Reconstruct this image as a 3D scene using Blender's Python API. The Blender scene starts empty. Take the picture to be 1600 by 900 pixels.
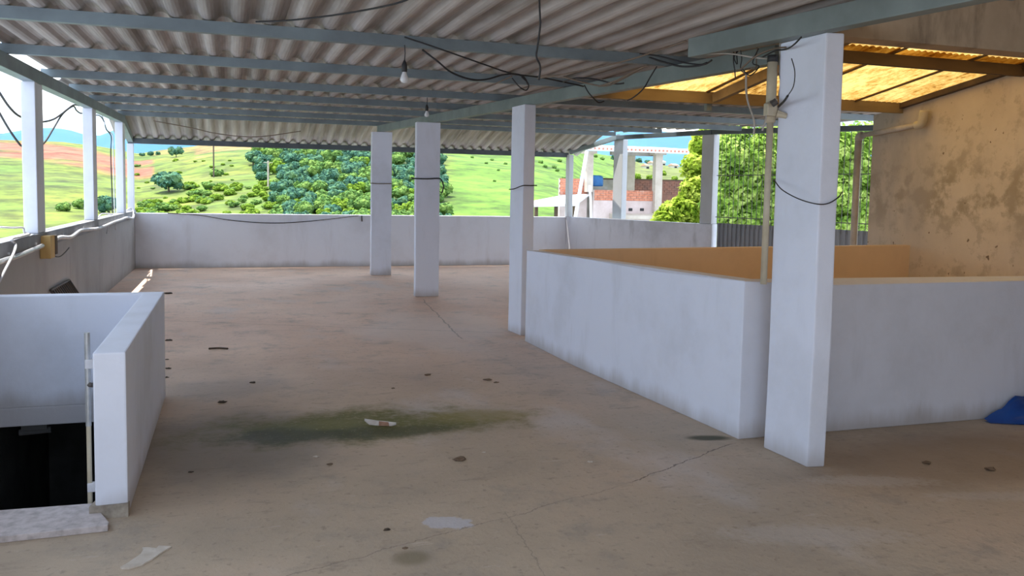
import bpy, bmesh, math, random
import numpy as np
from mathutils import Vector, Matrix, noise as mnoise

random.seed(7); rng = np.random.default_rng(7)
SC = bpy.context.scene
COL = SC.collection

# ------------------------------------------------------------------ camera
EYE = Vector((0.0, 0.0, 1.55))
F_PX, CX, CY = 1334.38, 800.0, 401.97
def _rot(p, r, y):
    B = Matrix(((1, 0, 0), (0, 0, -1), (0, 1, 0)))
    Rz = Matrix(((math.cos(y), -math.sin(y), 0), (math.sin(y), math.cos(y), 0), (0, 0, 1)))
    Rx = Matrix(((1, 0, 0), (0, math.cos(p), -math.sin(p)), (0, math.sin(p), math.cos(p))))
    Rr = Matrix(((math.cos(r), -math.sin(r), 0), (math.sin(r), math.cos(r), 0), (0, 0, 1)))
    return Rr @ Rx @ B @ Rz
RM = _rot(.0755508, .0184295, .3181055)
cam = bpy.data.cameras.new('camera')
cam.sensor_width = 36; cam.lens = F_PX / 1600 * 36
cam.shift_y = -(450 - CY) / 1600
cam.clip_end = 6000; cam.clip_start = .05
camo = bpy.data.objects.new('camera', cam); COL.objects.link(camo)
camo.matrix_world = Matrix((
    (RM[0][0], -RM[1][0], -RM[2][0], EYE.x), (RM[0][1], -RM[1][1], -RM[2][1], EYE.y),
    (RM[0][2], -RM[1][2], -RM[2][2], EYE.z), (0, 0, 0, 1)))
SC.camera = camo

# measured points: a picture point read off at a known distance, height or side plane
def ray(px, py): return RM.transposed() @ Vector(((px - CX) / F_PX, (py - CY) / F_PX, 1))
def aty(px, py, Y):
    d = ray(px, py); return EYE + d * (Y / d.y)
def atx(px, py, X):
    d = ray(px, py); return EYE + d * (X / d.x)
def atz(px, py, Z=0.0):
    d = ray(px, py); return EYE + d * ((Z - 1.55) / d.z)

# ------------------------------------------------------------------ view, sky and sun
SC.view_settings.view_transform = 'Standard'; SC.view_settings.look = 'None'
SC.view_settings.gamma = 1; SC.view_settings.use_curve_mapping = False
SC.view_settings.exposure = 1.98
SC.cycles.max_bounces = 10; SC.cycles.diffuse_bounces = 6
SC.cycles.volume_bounces = 1
W = bpy.data.worlds.new('sky'); SC.world = W; W.use_nodes = True
wn = W.node_tree; wn.nodes.clear()
def wnode(t, **k):
    n = wn.nodes.new(t)
    for a, b in k.items(): setattr(n, a, b)
    return n
wo = wnode('ShaderNodeOutputWorld'); wb = wnode('ShaderNodeBackground'); wb.inputs[1].default_value = 1.0
tc = wnode('ShaderNodeTexCoord'); mp = wnode('ShaderNodeMapping'); mp.inputs[3].default_value = (1, 1, 2.6)
nz = wnode('ShaderNodeTexNoise'); nz.inputs['Scale'].default_value = 2.6; nz.inputs['Detail'].default_value = 6; nz.inputs['Roughness'].default_value = .55
cr = wnode('ShaderNodeValToRGB')
cr.color_ramp.elements[0].position = .40; cr.color_ramp.elements[0].color = (.34, .47, .66, 1)
cr.color_ramp.elements[1].position = .56; cr.color_ramp.elements[1].color = (.66, .71, .77, 1)
wn.links.new(tc.outputs['Generated'], mp.inputs[0]); wn.links.new(mp.outputs[0], nz.inputs['Vector'])
wn.links.new(nz.outputs[0], cr.inputs[0]); wn.links.new(cr.outputs[0], wb.inputs[0]); wn.links.new(wb.outputs[0], wo.inputs[0])

sun = bpy.data.lights.new('sun', 'SUN'); sun.energy = 2.6; sun.angle = .009; sun.color = (1, .95, .87)
suno = bpy.data.objects.new('sun', sun); COL.objects.link(suno); suno.location = (-2, -5, 20)
SUN = Vector((-.26, .19, 1)).normalized()
suno.rotation_euler = SUN.to_track_quat('Z', 'Y').to_euler()

# ------------------------------------------------------------------ materials
class NT:
    def __init__(s, name):
        s.m = bpy.data.materials.new(name); s.m.use_nodes = True
        s.t = s.m.node_tree; s.t.nodes.clear()
        s.out = s.n('ShaderNodeOutputMaterial'); s.b = s.n('ShaderNodeBsdfPrincipled')
        s.link(s.b.outputs[0], s.out.inputs[0]); s._c = None
    def n(s, t, **k):
        o = s.t.nodes.new(t)
        for a, b in k.items(): setattr(o, a, b)
        return o
    def link(s, a, b): s.t.links.new(a, b)
    def coord(s):
        if s._c is None: s._c = s.n('ShaderNodeTexCoord').outputs['Object']
        return s._c
    def noise(s, scale, detail=5, rough=.6, stretch=None, off=None, vec=None):
        v = vec or s.coord()
        if stretch or off:
            mpn = s.n('ShaderNodeMapping'); s.link(v, mpn.inputs[0])
            if stretch: mpn.inputs[3].default_value = stretch
            if off: mpn.inputs[1].default_value = off
            v = mpn.outputs[0]
        x = s.n('ShaderNodeTexNoise'); s.link(v, x.inputs['Vector'])
        x.inputs['Scale'].default_value = scale; x.inputs['Detail'].default_value = detail; x.inputs['Roughness'].default_value = rough
        return x.outputs[0]
    def math(s, op, a, b=None, c=None):
        x = s.n('ShaderNodeMath', operation=op)
        for i, v in enumerate((a, b, c)):
            if v is None: continue
            if isinstance(v, (int, float)): x.inputs[i].default_value = v
            else: s.link(v, x.inputs[i])
        return x.outputs[0]
    def step(s, v, lo, hi, a=0., b=1.):
        x = s.n('ShaderNodeMapRange', interpolation_type='SMOOTHSTEP'); s.link(v, x.inputs[0])
        for i, q in enumerate((lo, hi, a, b)): x.inputs[1 + i].default_value = q
        return x.outputs[0]
    def ramp(s, v, stops):
        x = s.n('ShaderNodeValToRGB'); s.link(v, x.inputs[0]); e = x.color_ramp.elements
        while len(e) < len(stops): e.new(.5)
        for i, (p, c) in enumerate(stops): e[i].position = p; e[i].color = (*c, 1)
        return x.outputs[0]
    def mix(s, f, a, b, mode='MIX'):
        x = s.n('ShaderNodeMix', data_type='RGBA', blend_type=mode)
        if isinstance(f, (int, float)): x.inputs[0].default_value = f
        else: s.link(f, x.inputs[0])
        for i, v in ((6, a), (7, b)):
            if isinstance(v, (tuple, list)): x.inputs[i].default_value = (*v, 1)
            else: s.link(v, x.inputs[i])
        return x.outputs[2]
    def sep(s):
        x = s.n('ShaderNodeSeparateXYZ'); s.link(s.coord(), x.inputs[0]); return x.outputs
    def finish(s, col, rough=.8, bump=None, bstr=.3, bdist=.01, metal=0.):
        if isinstance(col, (tuple, list)): s.b.inputs['Base Color'].default_value = (*col, 1)
        else: s.link(col, s.b.inputs['Base Color'])
        if isinstance(rough, (int, float)): s.b.inputs['Roughness'].default_value = rough
        else: s.link(rough, s.b.inputs['Roughness'])
        s.b.inputs['Metallic'].default_value = metal
        if bump is not None:
            bn = s.n('ShaderNodeBump'); bn.inputs['Strength'].default_value = bstr; bn.inputs['Distance'].default_value = bdist
            s.link(bump, bn.inputs['Height']); s.link(bn.outputs[0], s.b.inputs['Normal'])
        return s.m

def simple(name, a, b=None, scale=8, rough=.7, bstr=.2, metal=0, stretch=None, lo=.35, hi=.65):
    t = NT(name); b = b or tuple(c * .8 for c in a)
    v = t.noise(scale, stretch=stretch)
    return t.finish(t.ramp(v, [(lo, b), (hi, a)]), rough, t.noise(scale * 4), bstr, .005, metal)

M = {}
def paint_mat(name, base, dirt, low_dirt=True, streak=.5):
    t = NT(name)
    a = t.noise(1.3, 6, .65); b = t.noise(3.5, 5, .6, stretch=(1, 1, .22), off=(3, 1, 7)); c = t.noise(26, 3)
    f = t.math('MULTIPLY', t.step(a, .42, .75), .45)
    f = t.math('MAXIMUM', f, t.math('MULTIPLY', t.step(b, .52, .8), streak))
    col = t.mix(f, base, dirt)
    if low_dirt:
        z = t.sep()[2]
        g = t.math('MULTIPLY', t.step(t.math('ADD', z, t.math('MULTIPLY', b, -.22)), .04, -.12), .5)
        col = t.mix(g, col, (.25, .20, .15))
    return t.finish(col, .75, t.math('ADD', a, t.math('MULTIPLY', c, .25)), .25, .02)
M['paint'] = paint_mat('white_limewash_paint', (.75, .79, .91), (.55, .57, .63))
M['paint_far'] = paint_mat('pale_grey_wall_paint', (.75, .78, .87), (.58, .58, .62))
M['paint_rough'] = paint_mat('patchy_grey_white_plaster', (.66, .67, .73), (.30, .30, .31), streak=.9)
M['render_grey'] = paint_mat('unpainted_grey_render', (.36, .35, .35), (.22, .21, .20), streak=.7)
M['post'] = paint_mat('white_post_paint', (.70, .73, .82), (.48, .48, .52), low_dirt=False)
M['post_shaded'] = paint_mat('boundary_post_paint_with_shade', (.50, .51, .53), (.36, .36, .37), low_dirt=False)  # white posts; the shade on their inner faces is put into this grey
M['coping'] = simple('slate_grey_coping_paint', (.30, .315, .345), (.22, .23, .255), 3, .8, .2)
M['steel'] = simple('blue_grey_painted_steel', (.21, .265, .295), (.15, .185, .21), 2.5, .5, .1)
M['steel_light'] = simple('pale_grey_green_painted_steel', (.225, .27, .27), (.165, .20, .20), 2.5, .55, .1)
M['steel_dark'] = simple('dark_blue_grey_steel', (.09, .11, .125), (.06, .075, .085), 2.5, .5, .1)
M['black'] = simple('black_cable_rubber', (.025, .025, .028), rough=.6)
M['dark_iron'] = simple('dark_iron_bar', (.05, .05, .05), (.08, .06, .05), rough=.6)
M['bar_grey'] = simple('weathered_grey_bar', (.16, .165, .15), (.10, .10, .09), rough=.7)
M['pvc'] = simple('cream_plastic_pipe', (.56, .50, .38), (.44, .38, .27), 6, .5)
M['pvc_grey'] = simple('grey_plastic_pipe', (.48, .44, .40), (.34, .31, .27), 5, .5)
M['white_plastic'] = simple('white_plastic_conduit', (.72, .72, .76), (.52, .52, .55), 8, .5)
M['zinc'] = simple('galvanised_metal_pipe', (.50, .52, .54), (.36, .37, .38), 12, .4, metal=.5)
M['brown_wire'] = simple('brown_twine_cable', (.20, .15, .11), rough=.8)
M['wood_block'] = simple('yellow_pine_block', (.62, .43, .16), (.48, .28, .10), 6, .7, stretch=(1, 1, .2))
M['wood'] = simple('brown_roof_timber', (.10, .062, .033), (.055, .035, .02), 4, .8, stretch=(.2, 1, 1))
M['wood_pale'] = simple('pale_roof_timber', (.26, .19, .10), (.17, .12, .065), 4, .8, stretch=(.2, 1, 1))
M['marble'] = simple('speckled_pale_marble', (.56, .50, .50), (.34, .30, .29), 22, .5, lo=.3, hi=.6)
M['cement'] = simple('crumbled_cement', (.40, .35, .29), (.22, .19, .16), 18, .95, .6)
M['glassbulb'] = simple('frosted_bulb_glass', (.75, .76, .78), (.65, .66, .68), 2, .25)
M['brass'] = simple('dull_bulb_cap', (.42, .40, .36), rough=.4, metal=.6)
M['tarp'] = simple('blue_plastic_tarpaulin', (.015, .085, .36), (.01, .05, .24), 5, .35)
M['tarpmark'] = simple('white_scuff_on_tarpaulin', (.5, .55, .65))
M['paper'] = simple('torn_white_tile_face', (.66, .63, .58), (.52, .46, .42), 20, .7)
M['paper_brown'] = simple('brown_broken_tile_edge', (.38, .22, .15), (.26, .14, .09), 20, .9)
M['plaster_chip'] = simple('white_plaster_flake', (.66, .60, .53), (.52, .45, .38), 14, .9)
M['leaf_litter'] = simple('dark_dry_leaf', (.05, .038, .028), (.09, .06, .04), 30, .9)
M['clod'] = simple('brown_dried_mud_clod', (.21, .145, .095), (.13, .085, .055), 30, .95)
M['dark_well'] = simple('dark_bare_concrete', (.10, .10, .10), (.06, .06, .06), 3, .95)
M['gate'] = simple('grey_profiled_steel_gate', (.25, .26, .28), (.17, .18, .20), 3, .55, stretch=(1, 1, .3))
M['concrete'] = simple('raw_concrete', (.36, .34, .30), (.26, .24, .21), 3, .9)

def floor_mat():
    t = NT('worn_reddish_concrete_floor')
    X, Y, Z = t.sep()
    n1 = t.noise(.55, 7, .62); n2 = t.noise(2.4, 8, .7, off=(9, 2, 0)); n3 = t.noise(22, 4, .65); n4 = t.noise(.9, 6, .6, stretch=(1, .55, 1), off=(4, 13, 0))
    n5 = t.noise(70, 3, .6)
    col = t.ramp(n1, [(.30, (.37, .295, .22)), (.50, (.49, .39, .29)), (.70, (.59, .445, .33))])
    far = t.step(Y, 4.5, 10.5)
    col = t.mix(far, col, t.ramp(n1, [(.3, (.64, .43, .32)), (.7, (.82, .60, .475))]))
    col = t.mix(t.math('MULTIPLY', t.step(n2, .50, .72), .65), col, (.31, .265, .22))
    col = t.mix(t.math('MULTIPLY', t.step(n4, .54, .70), .6), col, (.62, .56, .53))
    col = t.mix(t.math('MULTIPLY', t.step(n3, .56, .72), .5), col, (.22, .17, .125))
    n6 = t.noise(7, 6, .7, stretch=(.6, 1.5, 1), off=(1, 7, 0))
    col = t.mix(t.math('MULTIPLY', t.step(n6, .56, .70), .5), col, (.27, .21, .16))
    col = t.mix(t.math('MULTIPLY', t.step(n6, .40, .28), .4), col, (.64, .55, .48))
    def ell(cx, cy, ax, ay, rot=0., amp=.7, nn=None, lo=1.15, hi=.45):
        c, s_ = math.cos(rot), math.sin(rot)
        dx = t.math('SUBTRACT', X, cx); dy = t.math('SUBTRACT', Y, cy)
        u = t.math('DIVIDE', t.math('ADD', t.math('MULTIPLY', dx, c), t.math('MULTIPLY', dy, s_)), ax)
        v = t.math('DIVIDE', t.math('SUBTRACT', t.math('MULTIPLY', dy, c), t.math('MULTIPLY', dx, s_)), ay)
        d = t.math('SQRT', t.math('ADD', t.math('MULTIPLY', u, u), t.math('MULTIPLY', v, v)))
        d = t.math('ADD', d, t.math('MULTIPLY', t.math('SUBTRACT', nn or n2, .5), amp * 2))
        return t.step(d, lo, hi)
    # large brown, grey and pale patches, damp and moss
    col = t.mix(t.math('MULTIPLY', ell(4.3, 3.9, 1.6, .55, 0, .5, n1), .65), col, (.25, .18, .125))
    col = t.mix(t.math('MULTIPLY', ell(.05, 5.35, .8, .9, .2, .5, n1), .65), col, (.20, .165, .13))
    col = t.mix(t.math('MULTIPLY', ell(-.05, 6.9, .6, .4, .2, .5, n1), .45), col, (.24, .205, .18))
    col = t.mix(t.math('MULTIPLY', ell(2.2, 9.4, .9, 1.6, -.2, .8, n4), .5), col, (.72, .62, .56))
    moss = ell(.80, 5.58, 1.20, .46, -.03, .95)
    col = t.mix(t.math('MULTIPLY', moss, t.step(n3, .25, .55, .6, .97)), col, (.125, .12, .022))
    col = t.mix(t.math('MULTIPLY', ell(.42, 5.42, .62, .22, -.05, 1.0), .85), col, (.045, .05, .014))
    col = t.mix(t.math('MULTIPLY', ell(1.05, 5.36, .36, .16, .0, .7), .7), col, (.065, .066, .024))
    col = t.mix(t.math('MULTIPLY', ell(1.6, 5.62, .45, .2, -.1, .7), .6), col, (.26, .215, .06))
    col = t.mix(t.math('MULTIPLY', ell(.62, 5.62, .25, .14, 0, .6), .7), col, (.17, .16, .04))
    col = t.mix(t.math('MULTIPLY', t.math('MULTIPLY', moss, t.step(t.noise(38, 3), .62, .70)), .55), col, (.36, .34, .17))
    col = t.mix(t.math('MULTIPLY', ell(2.90, 4.72, .17, .07, -.25, .4), .95), col, (.05, .05, .02))
    col = t.mix(t.math('MULTIPLY', ell(.72, 3.46, .10, .09, 0, .4), .75), col, (.20, .165, .10))
    col = t.mix(t.math('MULTIPLY', ell(.95, 3.80, .12, .075, -.5, 1.0, t.noise(11, 3, .5, off=(2, 0, 0)), 1.1, .85), .75), col, (.56, .55, .60))
    for (cx, cy, ax, ay) in ((3.35, 3.75, .40, .10), (2.55, 3.2, .5, .14), (3.9, 3.35, .5, .08)):
        col = t.mix(t.math('MULTIPLY', ell(cx, cy, ax, ay, -.3, .8, n3), .3), col, (.62, .57, .54))
    # hairline cracks
    def crack(x0, y0, x1, y1, w=.006, k=.75):
        dx, dy = x1 - x0, y1 - y0; L = math.hypot(dx, dy); dx /= L; dy /= L
        px = t.math('SUBTRACT', X, x0); py = t.math('SUBTRACT', Y, y0)
        al = t.math('ADD', t.math('MULTIPLY', px, dx), t.math('MULTIPLY', py, dy))
        pe = t.math('SUBTRACT', t.math('MULTIPLY', px, dy), t.math('MULTIPLY', py, dx))
        pe = t.math('ABSOLUTE', t.math('ADD', pe, t.math('MULTIPLY', t.math('SUBTRACT', n2, .5), .16)))
        m = t.math('MULTIPLY', t.step(pe, w, w * .3), t.math('MULTIPLY', t.step(al, -.02, .1), t.step(al, L, L - .1)))
        return t.math('MULTIPLY', m, k)
    cm = crack(2.02, 4.06, 3.04, 4.60)
    for c_ in ((0, 3.35, 2.0, 4.05, .005, .4), (-1.5, 10.9, 2.9, 8.9, .012, .4), (1.2, 3.1, 1.25, 3.9, .004, .3), (2.3, 8.6, 2.6, 12, .012, .5)): cm = t.math('MAXIMUM', cm, crack(*c_))
    col = t.mix(cm, col, (.09, .07, .055))
    h = t.math('ADD', t.math('ADD', t.math('MULTIPLY', n2, .6), t.math('MULTIPLY', n3, .35)), t.math('MULTIPLY', n5, .15))
    h = t.math('SUBTRACT', h, t.math('MULTIPLY', cm, .6))
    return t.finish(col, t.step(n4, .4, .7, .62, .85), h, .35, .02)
M['floor'] = floor_mat()

def sheet_mat():
    t = NT('weathered_fibre_cement_sheet')
    r = t.n('ShaderNodeObjectInfo').outputs['Random']
    a = t.noise(1.2, 5, .6, stretch=(6, .35, 1)); b = t.noise(.7, 5, .6); g = t.noise(40, 3)
    col = t.ramp(a, [(.30, (.21, .185, .17)), (.5, (.39, .352, .335)), (.70, (.60, .555, .535))])
    col = t.mix(t.step(b, .5, .75, 0, .5), col, (.20, .165, .13))
    k = t.math('MULTIPLY_ADD', r, .35, .8)
    hs = t.n('ShaderNodeHueSaturation'); t.link(col, hs.inputs['Color']); t.link(k, hs.inputs['Value'])
    return t.finish(hs.outputs[0], .9, t.math('ADD', a, t.math('MULTIPLY', g, .2)), .25, .01)
M['sheet'] = sheet_mat()

def stained_mat():
    t = NT('ochre_plaster_with_damp_stains')
    X, Y, Z = t.sep()
    a = t.noise(1.1, 7, .62); b = t.noise(3.2, 6, .65, off=(2, 5, 1)); d = t.noise(1.6, 5, .6, stretch=(1, 1, .35))
    col = t.ramp(a, [(.3, (.50, .415, .31)), (.7, (.64, .545, .42))])
    band = t.math('MULTIPLY', t.step(Z, 1.15, 1.45), t.step(Z, 2.25, 1.75))
    m = t.math('MULTIPLY', t.step(t.math('ADD', t.math('MULTIPLY', b, .65), t.math('MULTIPLY', a, .4)), .50, .60), band)
    col = t.mix(t.math('MULTIPLY', m, .75), col, (.27, .215, .135))
    col = t.mix(t.math('MULTIPLY', t.step(b, .54, .66), .55), col, (.33, .265, .19))
    e = t.noise(6.5, 5, .65, off=(7, 1, 3)); col = t.mix(t.math('MULTIPLY', t.step(e, .56, .66), .5), col, (.34, .28, .20))
    col = t.mix(t.math('MULTIPLY', t.step(d, .5, .62), .35), col, (.40, .34, .27))
    col = t.mix(t.math('MULTIPLY', t.step(Y, 7.4, 8.8), t.step(d, .38, .6, .35, .85)), col, (.36, .32, .28))
    sp = t.noise(13, 2, .5)
    col = t.mix(t.step(sp, .71, .76), col, (.17, .12, .08))
    return t.finish(col, .9, t.math('ADD', a, t.math('MULTIPLY', b, .5)), .3, .02)
M['stained'] = stained_mat()
def gable_mat():
    t = NT('brown_stained_cement_gable')
    a = t.noise(1.6, 7, .65); b = t.noise(2.2, 6, .6, stretch=(1.6, 1, .5), off=(4, 4, 4))
    col = t.ramp(a, [(.3, (.36, .27, .18)), (.7, (.52, .40, .28))])
    col = t.mix(t.step(b, .48, .66, 0, .8), col, (.17, .125, .085))
    return t.finish(col, .9, a, .3, .02)
M['gable'] = gable_mat()
M['ochre'] = paint_mat('inner_wall_with_orange_roof_light', (.70, .54, .375), (.52, .39, .265), low_dirt=False)  # the yellow roof's orange light is put into this wall colour

def yellow_sheet():
    t = NT('yellowed_translucent_roof_sheet')
    a = t.noise(2.2, 7, .68, stretch=(1, .8, 1)); b = t.noise(12, 5, .75, stretch=(2.2, .55, 1))
    r = t.n('ShaderNodeObjectInfo').outputs['Random']
    col = t.ramp(t.math('ADD', t.math('MULTIPLY', a, .55), t.math('MULTIPLY', b, .45)), [(.40, (.11, .04, .007)), (.455, (.29, .15, .03)), (.58, (.50, .325, .105))])
    hs = t.n('ShaderNodeHueSaturation'); t.link(col, hs.inputs['Color'])
    t.link(t.math('MULTIPLY_ADD', r, .4, .75), hs.inputs['Value'])
    col = hs.outputs[0]
    tr = t.n('ShaderNodeBsdfTranslucent'); t.link(col, tr.inputs[0])
    df = t.n('ShaderNodeBsdfDiffuse'); t.link(col, df.inputs[0])
    mx = t.n('ShaderNodeMixShader'); mx.inputs[0].default_value = .28
    t.link(tr.outputs[0], mx.inputs[1]); t.link(df.outputs[0], mx.inputs[2]); t.link(mx.outputs[0], t.out.inputs[0])
    return t.m
M['yellow'] = yellow_sheet()

def leaf_mat(name, stops, scale=1.5, trans=.35):
    t = NT(name)
    v = t.noise(scale, 3, .7); col = t.ramp(v, stops)
    tr = t.n('ShaderNodeBsdfTranslucent'); t.link(col, tr.inputs[0]); df = t.n('ShaderNodeBsdfDiffuse'); t.link(col, df.inputs[0])
    mx = t.n('ShaderNodeMixShader'); mx.inputs[0].default_value = 1 - trans
    t.link(tr.outputs[0], mx.inputs[1]); t.link(df.outputs[0], mx.inputs[2]); t.link(mx.outputs[0], t.out.inputs[0])
    return t.m
M['leaf_bright'] = leaf_mat('bright_yellow_green_leaves', [(.3, (.12, .21, .02)), (.48, (.31, .42, .045)), (.62, (.55, .62, .13))], 3, .5)
M['leaf_vine'] = leaf_mat('fresh_green_creeper_leaves', [(.3, (.09, .19, .03)), (.48, (.30, .46, .08)), (.62, (.60, .70, .22))], 3, .5)
M['leaf_dark'] = leaf_mat('dark_blue_green_crown', [(.3, (.035, .095, .085)), (.5, (.075, .17, .11)), (.7, (.16, .27, .12))], .45, .1)
M['leaf_mid'] = leaf_mat('mid_green_crown', [(.3, (.06, .14, .05)), (.5, (.13, .23, .06)), (.7, (.24, .34, .09))], .45, .1)
M['leaf_light'] = leaf_mat('yellow_green_scrub', [(.3, (.08, .15, .02)), (.55, (.17, .27, .035)), (.75, (.30, .37, .06))], .45, .1)
M['bark'] = simple('grey_brown_bark', (.12, .09, .065))

def hill_mat():
    t = NT('grassy_hill_with_red_soil')
    at = t.n('ShaderNodeAttribute', attribute_name='zone')
    a = t.noise(.02, 7, .65); b = t.noise(.12, 6, .7); c = t.noise(.35, 5, .7, stretch=(.5, .5, 2.5))
    v = t.math('ADD', t.math('MULTIPLY', b, .6), t.math('MULTIPLY', c, .4))
    k = t.step(v, .36, .64, .20, .80)
    mul = t.n('ShaderNodeVectorMath', operation='SCALE'); t.link(at.outputs['Color'], mul.inputs[0]); t.link(k, mul.inputs['Scale'])
    return t.finish(mul.outputs[0], 1.0)
M['hill'] = hill_mat()
M['mountain'] = simple('wooded_mountain_with_haze_blue', (.035, .075, .085), (.025, .055, .065), .01, 1, 0)  # wooded green with some of the distance haze put in as blue
def brick_mat():
    t = NT('orange_hollow_clay_brick')
    v = t.noise(6, 3, .6); w = t.noise(1.1, 5, .6)
    col = t.ramp(v, [(.3, (.40, .13, .07)), (.7, (.60, .25, .15))])
    col = t.mix(t.step(w, .55, .7, 0, .6), col, (.58, .46, .40))
    return t.finish(col, .9)
M['brick'] = brick_mat()
M['mortar'] = simple('pale_mortar', (.42, .36, .32))
M['brick_shaded'] = simple('brick_with_painted_shade', (.24, .095, .06), (.15, .07, .05), 4)  # back wall brick, its shade put into the colour as a darker brown
M['pinkplaster'] = simple('pale_pink_plaster', (.58, .48, .46), (.46, .36, .33), 2)
M['column'] = simple('pale_beige_column', (.50, .44, .38), (.40, .34, .28), 3)
M['roofwhite'] = simple('white_metal_roof', (.70, .68, .70), (.58, .56, .58), 3)
M['bluetank'] = simple('blue_plastic_tank', (.03, .16, .40), (.02, .10, .28), 4)
M['window_dark'] = simple('dark_window_opening', (.02, .02, .022))
M['housewhite'] = simple('far_white_house_wall', (.6, .58, .56))
M['houseroof'] = simple('far_clay_roof', (.42, .22, .15))

# ------------------------------------------------------------------ builders
def tag(o, label=None, cat=None, group=None, kind=None):
    if label: o['label'] = label
    if cat: o['category'] = cat
    if group: o['group'] = group
    if kind: o['kind'] = kind
    return o
def empty(name, loc, label=None, cat=None, group=None, kind=None):
    o = bpy.data.objects.new(name, None); COL.objects.link(o); o.location = loc
    o.empty_display_size = .2
    return tag(o, label, cat, group, kind)
def wloc(o):
    v = Vector((0, 0, 0))
    while o: v += o.location; o = o.parent
    return v
def link_mesh(name, me, parent=None, loc=None):
    o = bpy.data.objects.new(name, me); COL.objects.link(o)
    if parent: o.parent = parent
    if loc is not None: o.location = loc
    return o

class MB:
    """collects geometry in world coordinates"""
    def __init__(s): s.v = []; s.f = []; s.mi = []
    def add(s, vs, fs, mi=0):
        k = len(s.v); s.v += [tuple(v) for v in vs]; s.f += [tuple(i + k for i in f) for f in fs]; s.mi += [mi] * len(fs); return s
    def box(s, x0, x1, y0, y1, z0, z1, mi=0):
        return s.prism([(x0, y0), (x1, y0), (x1, y1), (x0, y1)], z0, z1, mi)
    def prism(s, poly, z0, z1, mi=0):
        n = len(poly)
        zf0 = z0 if callable(z0) else (lambda x, y: z0); zf1 = z1 if callable(z1) else (lambda x, y: z1)
        vs = [(x, y, zf0(x, y)) for x, y in poly] + [(x, y, zf1(x, y)) for x, y in poly]
        fs = [tuple(range(n))[::-1], tuple(range(n, 2 * n))] + [(i, (i + 1) % n, n + (i + 1) % n, n + i) for i in range(n)]
        return s.add(vs, fs, mi)
    def beam(s, a, b, w, h, mi=0, top=False):
        """bar from a to b, width w across, height h; a, b on the bottom centre line"""
        a, b = Vector(a), Vector(b); d = (b - a).normalized()
        side = d.cross(Vector((0, 0, 1))); side = side.normalized() if side.length > 1e-4 else Vector((1, 0, 0))
        up = side.cross(d).normalized()
        if up.z < 0: up = -up
        vs = []
        for p in (a, b):
            for q, r in ((-.5, 0), (.5, 0), (.5, 1), (-.5, 1)): vs.append(p + side * w * q + up * h * r)
        return s.add(vs, [(3, 2, 1, 0), (4, 5, 6, 7), (0, 1, 5, 4), (1, 2, 6, 5), (2, 3, 7, 6), (3, 0, 4, 7)], mi)
    def tube(s, pts, r, n=6, mi=0, caps=True):
        pts = [Vector(p) for p in pts]; k = len(s.v); up = None
        rs = r if isinstance(r, (list, tuple)) else [r] * len(pts)
        for i, p in enumerate(pts):
            d = (pts[min(i + 1, len(pts) - 1)] - pts[max(i - 1, 0)]).normalized()
            if up is None: up = Vector((0, 0, 1)) if abs(d.z) < .9 else Vector((1, 0, 0))
            u = (up - d * up.dot(d)).normalized(); w = d.cross(u); up = u
            for j in range(n):
                a = 2 * math.pi * j / n
                s.v.append(tuple(p + (u * math.cos(a) + w * math.sin(a)) * rs[i]))
        for i in range(len(pts) - 1):
            for j in range(n):
                s.f.append((k + i * n + j, k + i * n + (j + 1) % n, k + (i + 1) * n + (j + 1) % n, k + (i + 1) * n + j)); s.mi.append(mi)
        if caps:
            s.f.append(tuple(k + j for j in range(n))[::-1]); s.mi.append(mi)
            e = k + (len(pts) - 1) * n; s.f.append(tuple(e + j for j in range(n))); s.mi.append(mi)
        return s
    def lathe(s, base, prof, n=14, mi=0):
        k = len(s.v); b = Vector(base)
        for r, z in prof:
            for j in range(n):
                a = 2 * math.pi * j / n; s.v.append((b.x + r * math.cos(a), b.y + r * math.sin(a), b.z + z))
        for i in range(len(prof) - 1):
            for j in range(n):
                s.f.append((k + i * n + j, k + i * n + (j + 1) % n, k + (i + 1) * n + (j + 1) % n, k + (i + 1) * n + j)); s.mi.append(mi)
        s.f.append(tuple(k + j for j in range(n))[::-1]); s.mi.append(mi)
        e = k + (len(prof) - 1) * n; s.f.append(tuple(e + j for j in range(n))); s.mi.append(mi)
        return s
    def build(s, name, mats, parent=None, smooth=False, bevel=0, segs=2, recalc=True, sub=0, wob=0):
        if not isinstance(mats, (list, tuple)): mats = [mats]
        off = wloc(parent) if parent else Vector((0, 0, 0))
        me = bpy.data.meshes.new(name)
        me.from_pydata([(x - off.x, y - off.y, z - off.z) for x, y, z in s.v], [], s.f)
        for m in mats: me.materials.append(m)
        me.polygons.foreach_set('material_index', s.mi)
        if bevel or recalc or sub:
            bm = bmesh.new(); bm.from_mesh(me)
            if recalc: bmesh.ops.recalc_face_normals(bm, faces=bm.faces)
            if sub:
                bmesh.ops.subdivide_edges(bm, edges=[e for e in bm.edges if e.calc_length() > sub], cuts=6, use_grid_fill=True)
            if wob:
                for v in bm.verts:
                    w = v.co + off; v.co += Vector((mnoise.noise(w * 1.7), mnoise.noise(w * 1.7 + Vector((9, 3, 1))), mnoise.noise(w * 1.7 + Vector((2, 8, 5))) * .5)) * wob
            if bevel: bmesh.ops.bevel(bm, geom=[e for e in bm.edges if len(e.link_faces) == 2 and e.calc_face_angle(0) > .6], offset=bevel, segments=segs, affect='EDGES', profile=.6)
            bm.to_mesh(me); bm.free()
        if smooth: me.polygons.foreach_set('use_smooth', [True] * len(me.polygons))
        return link_mesh(name, me, parent)

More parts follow.
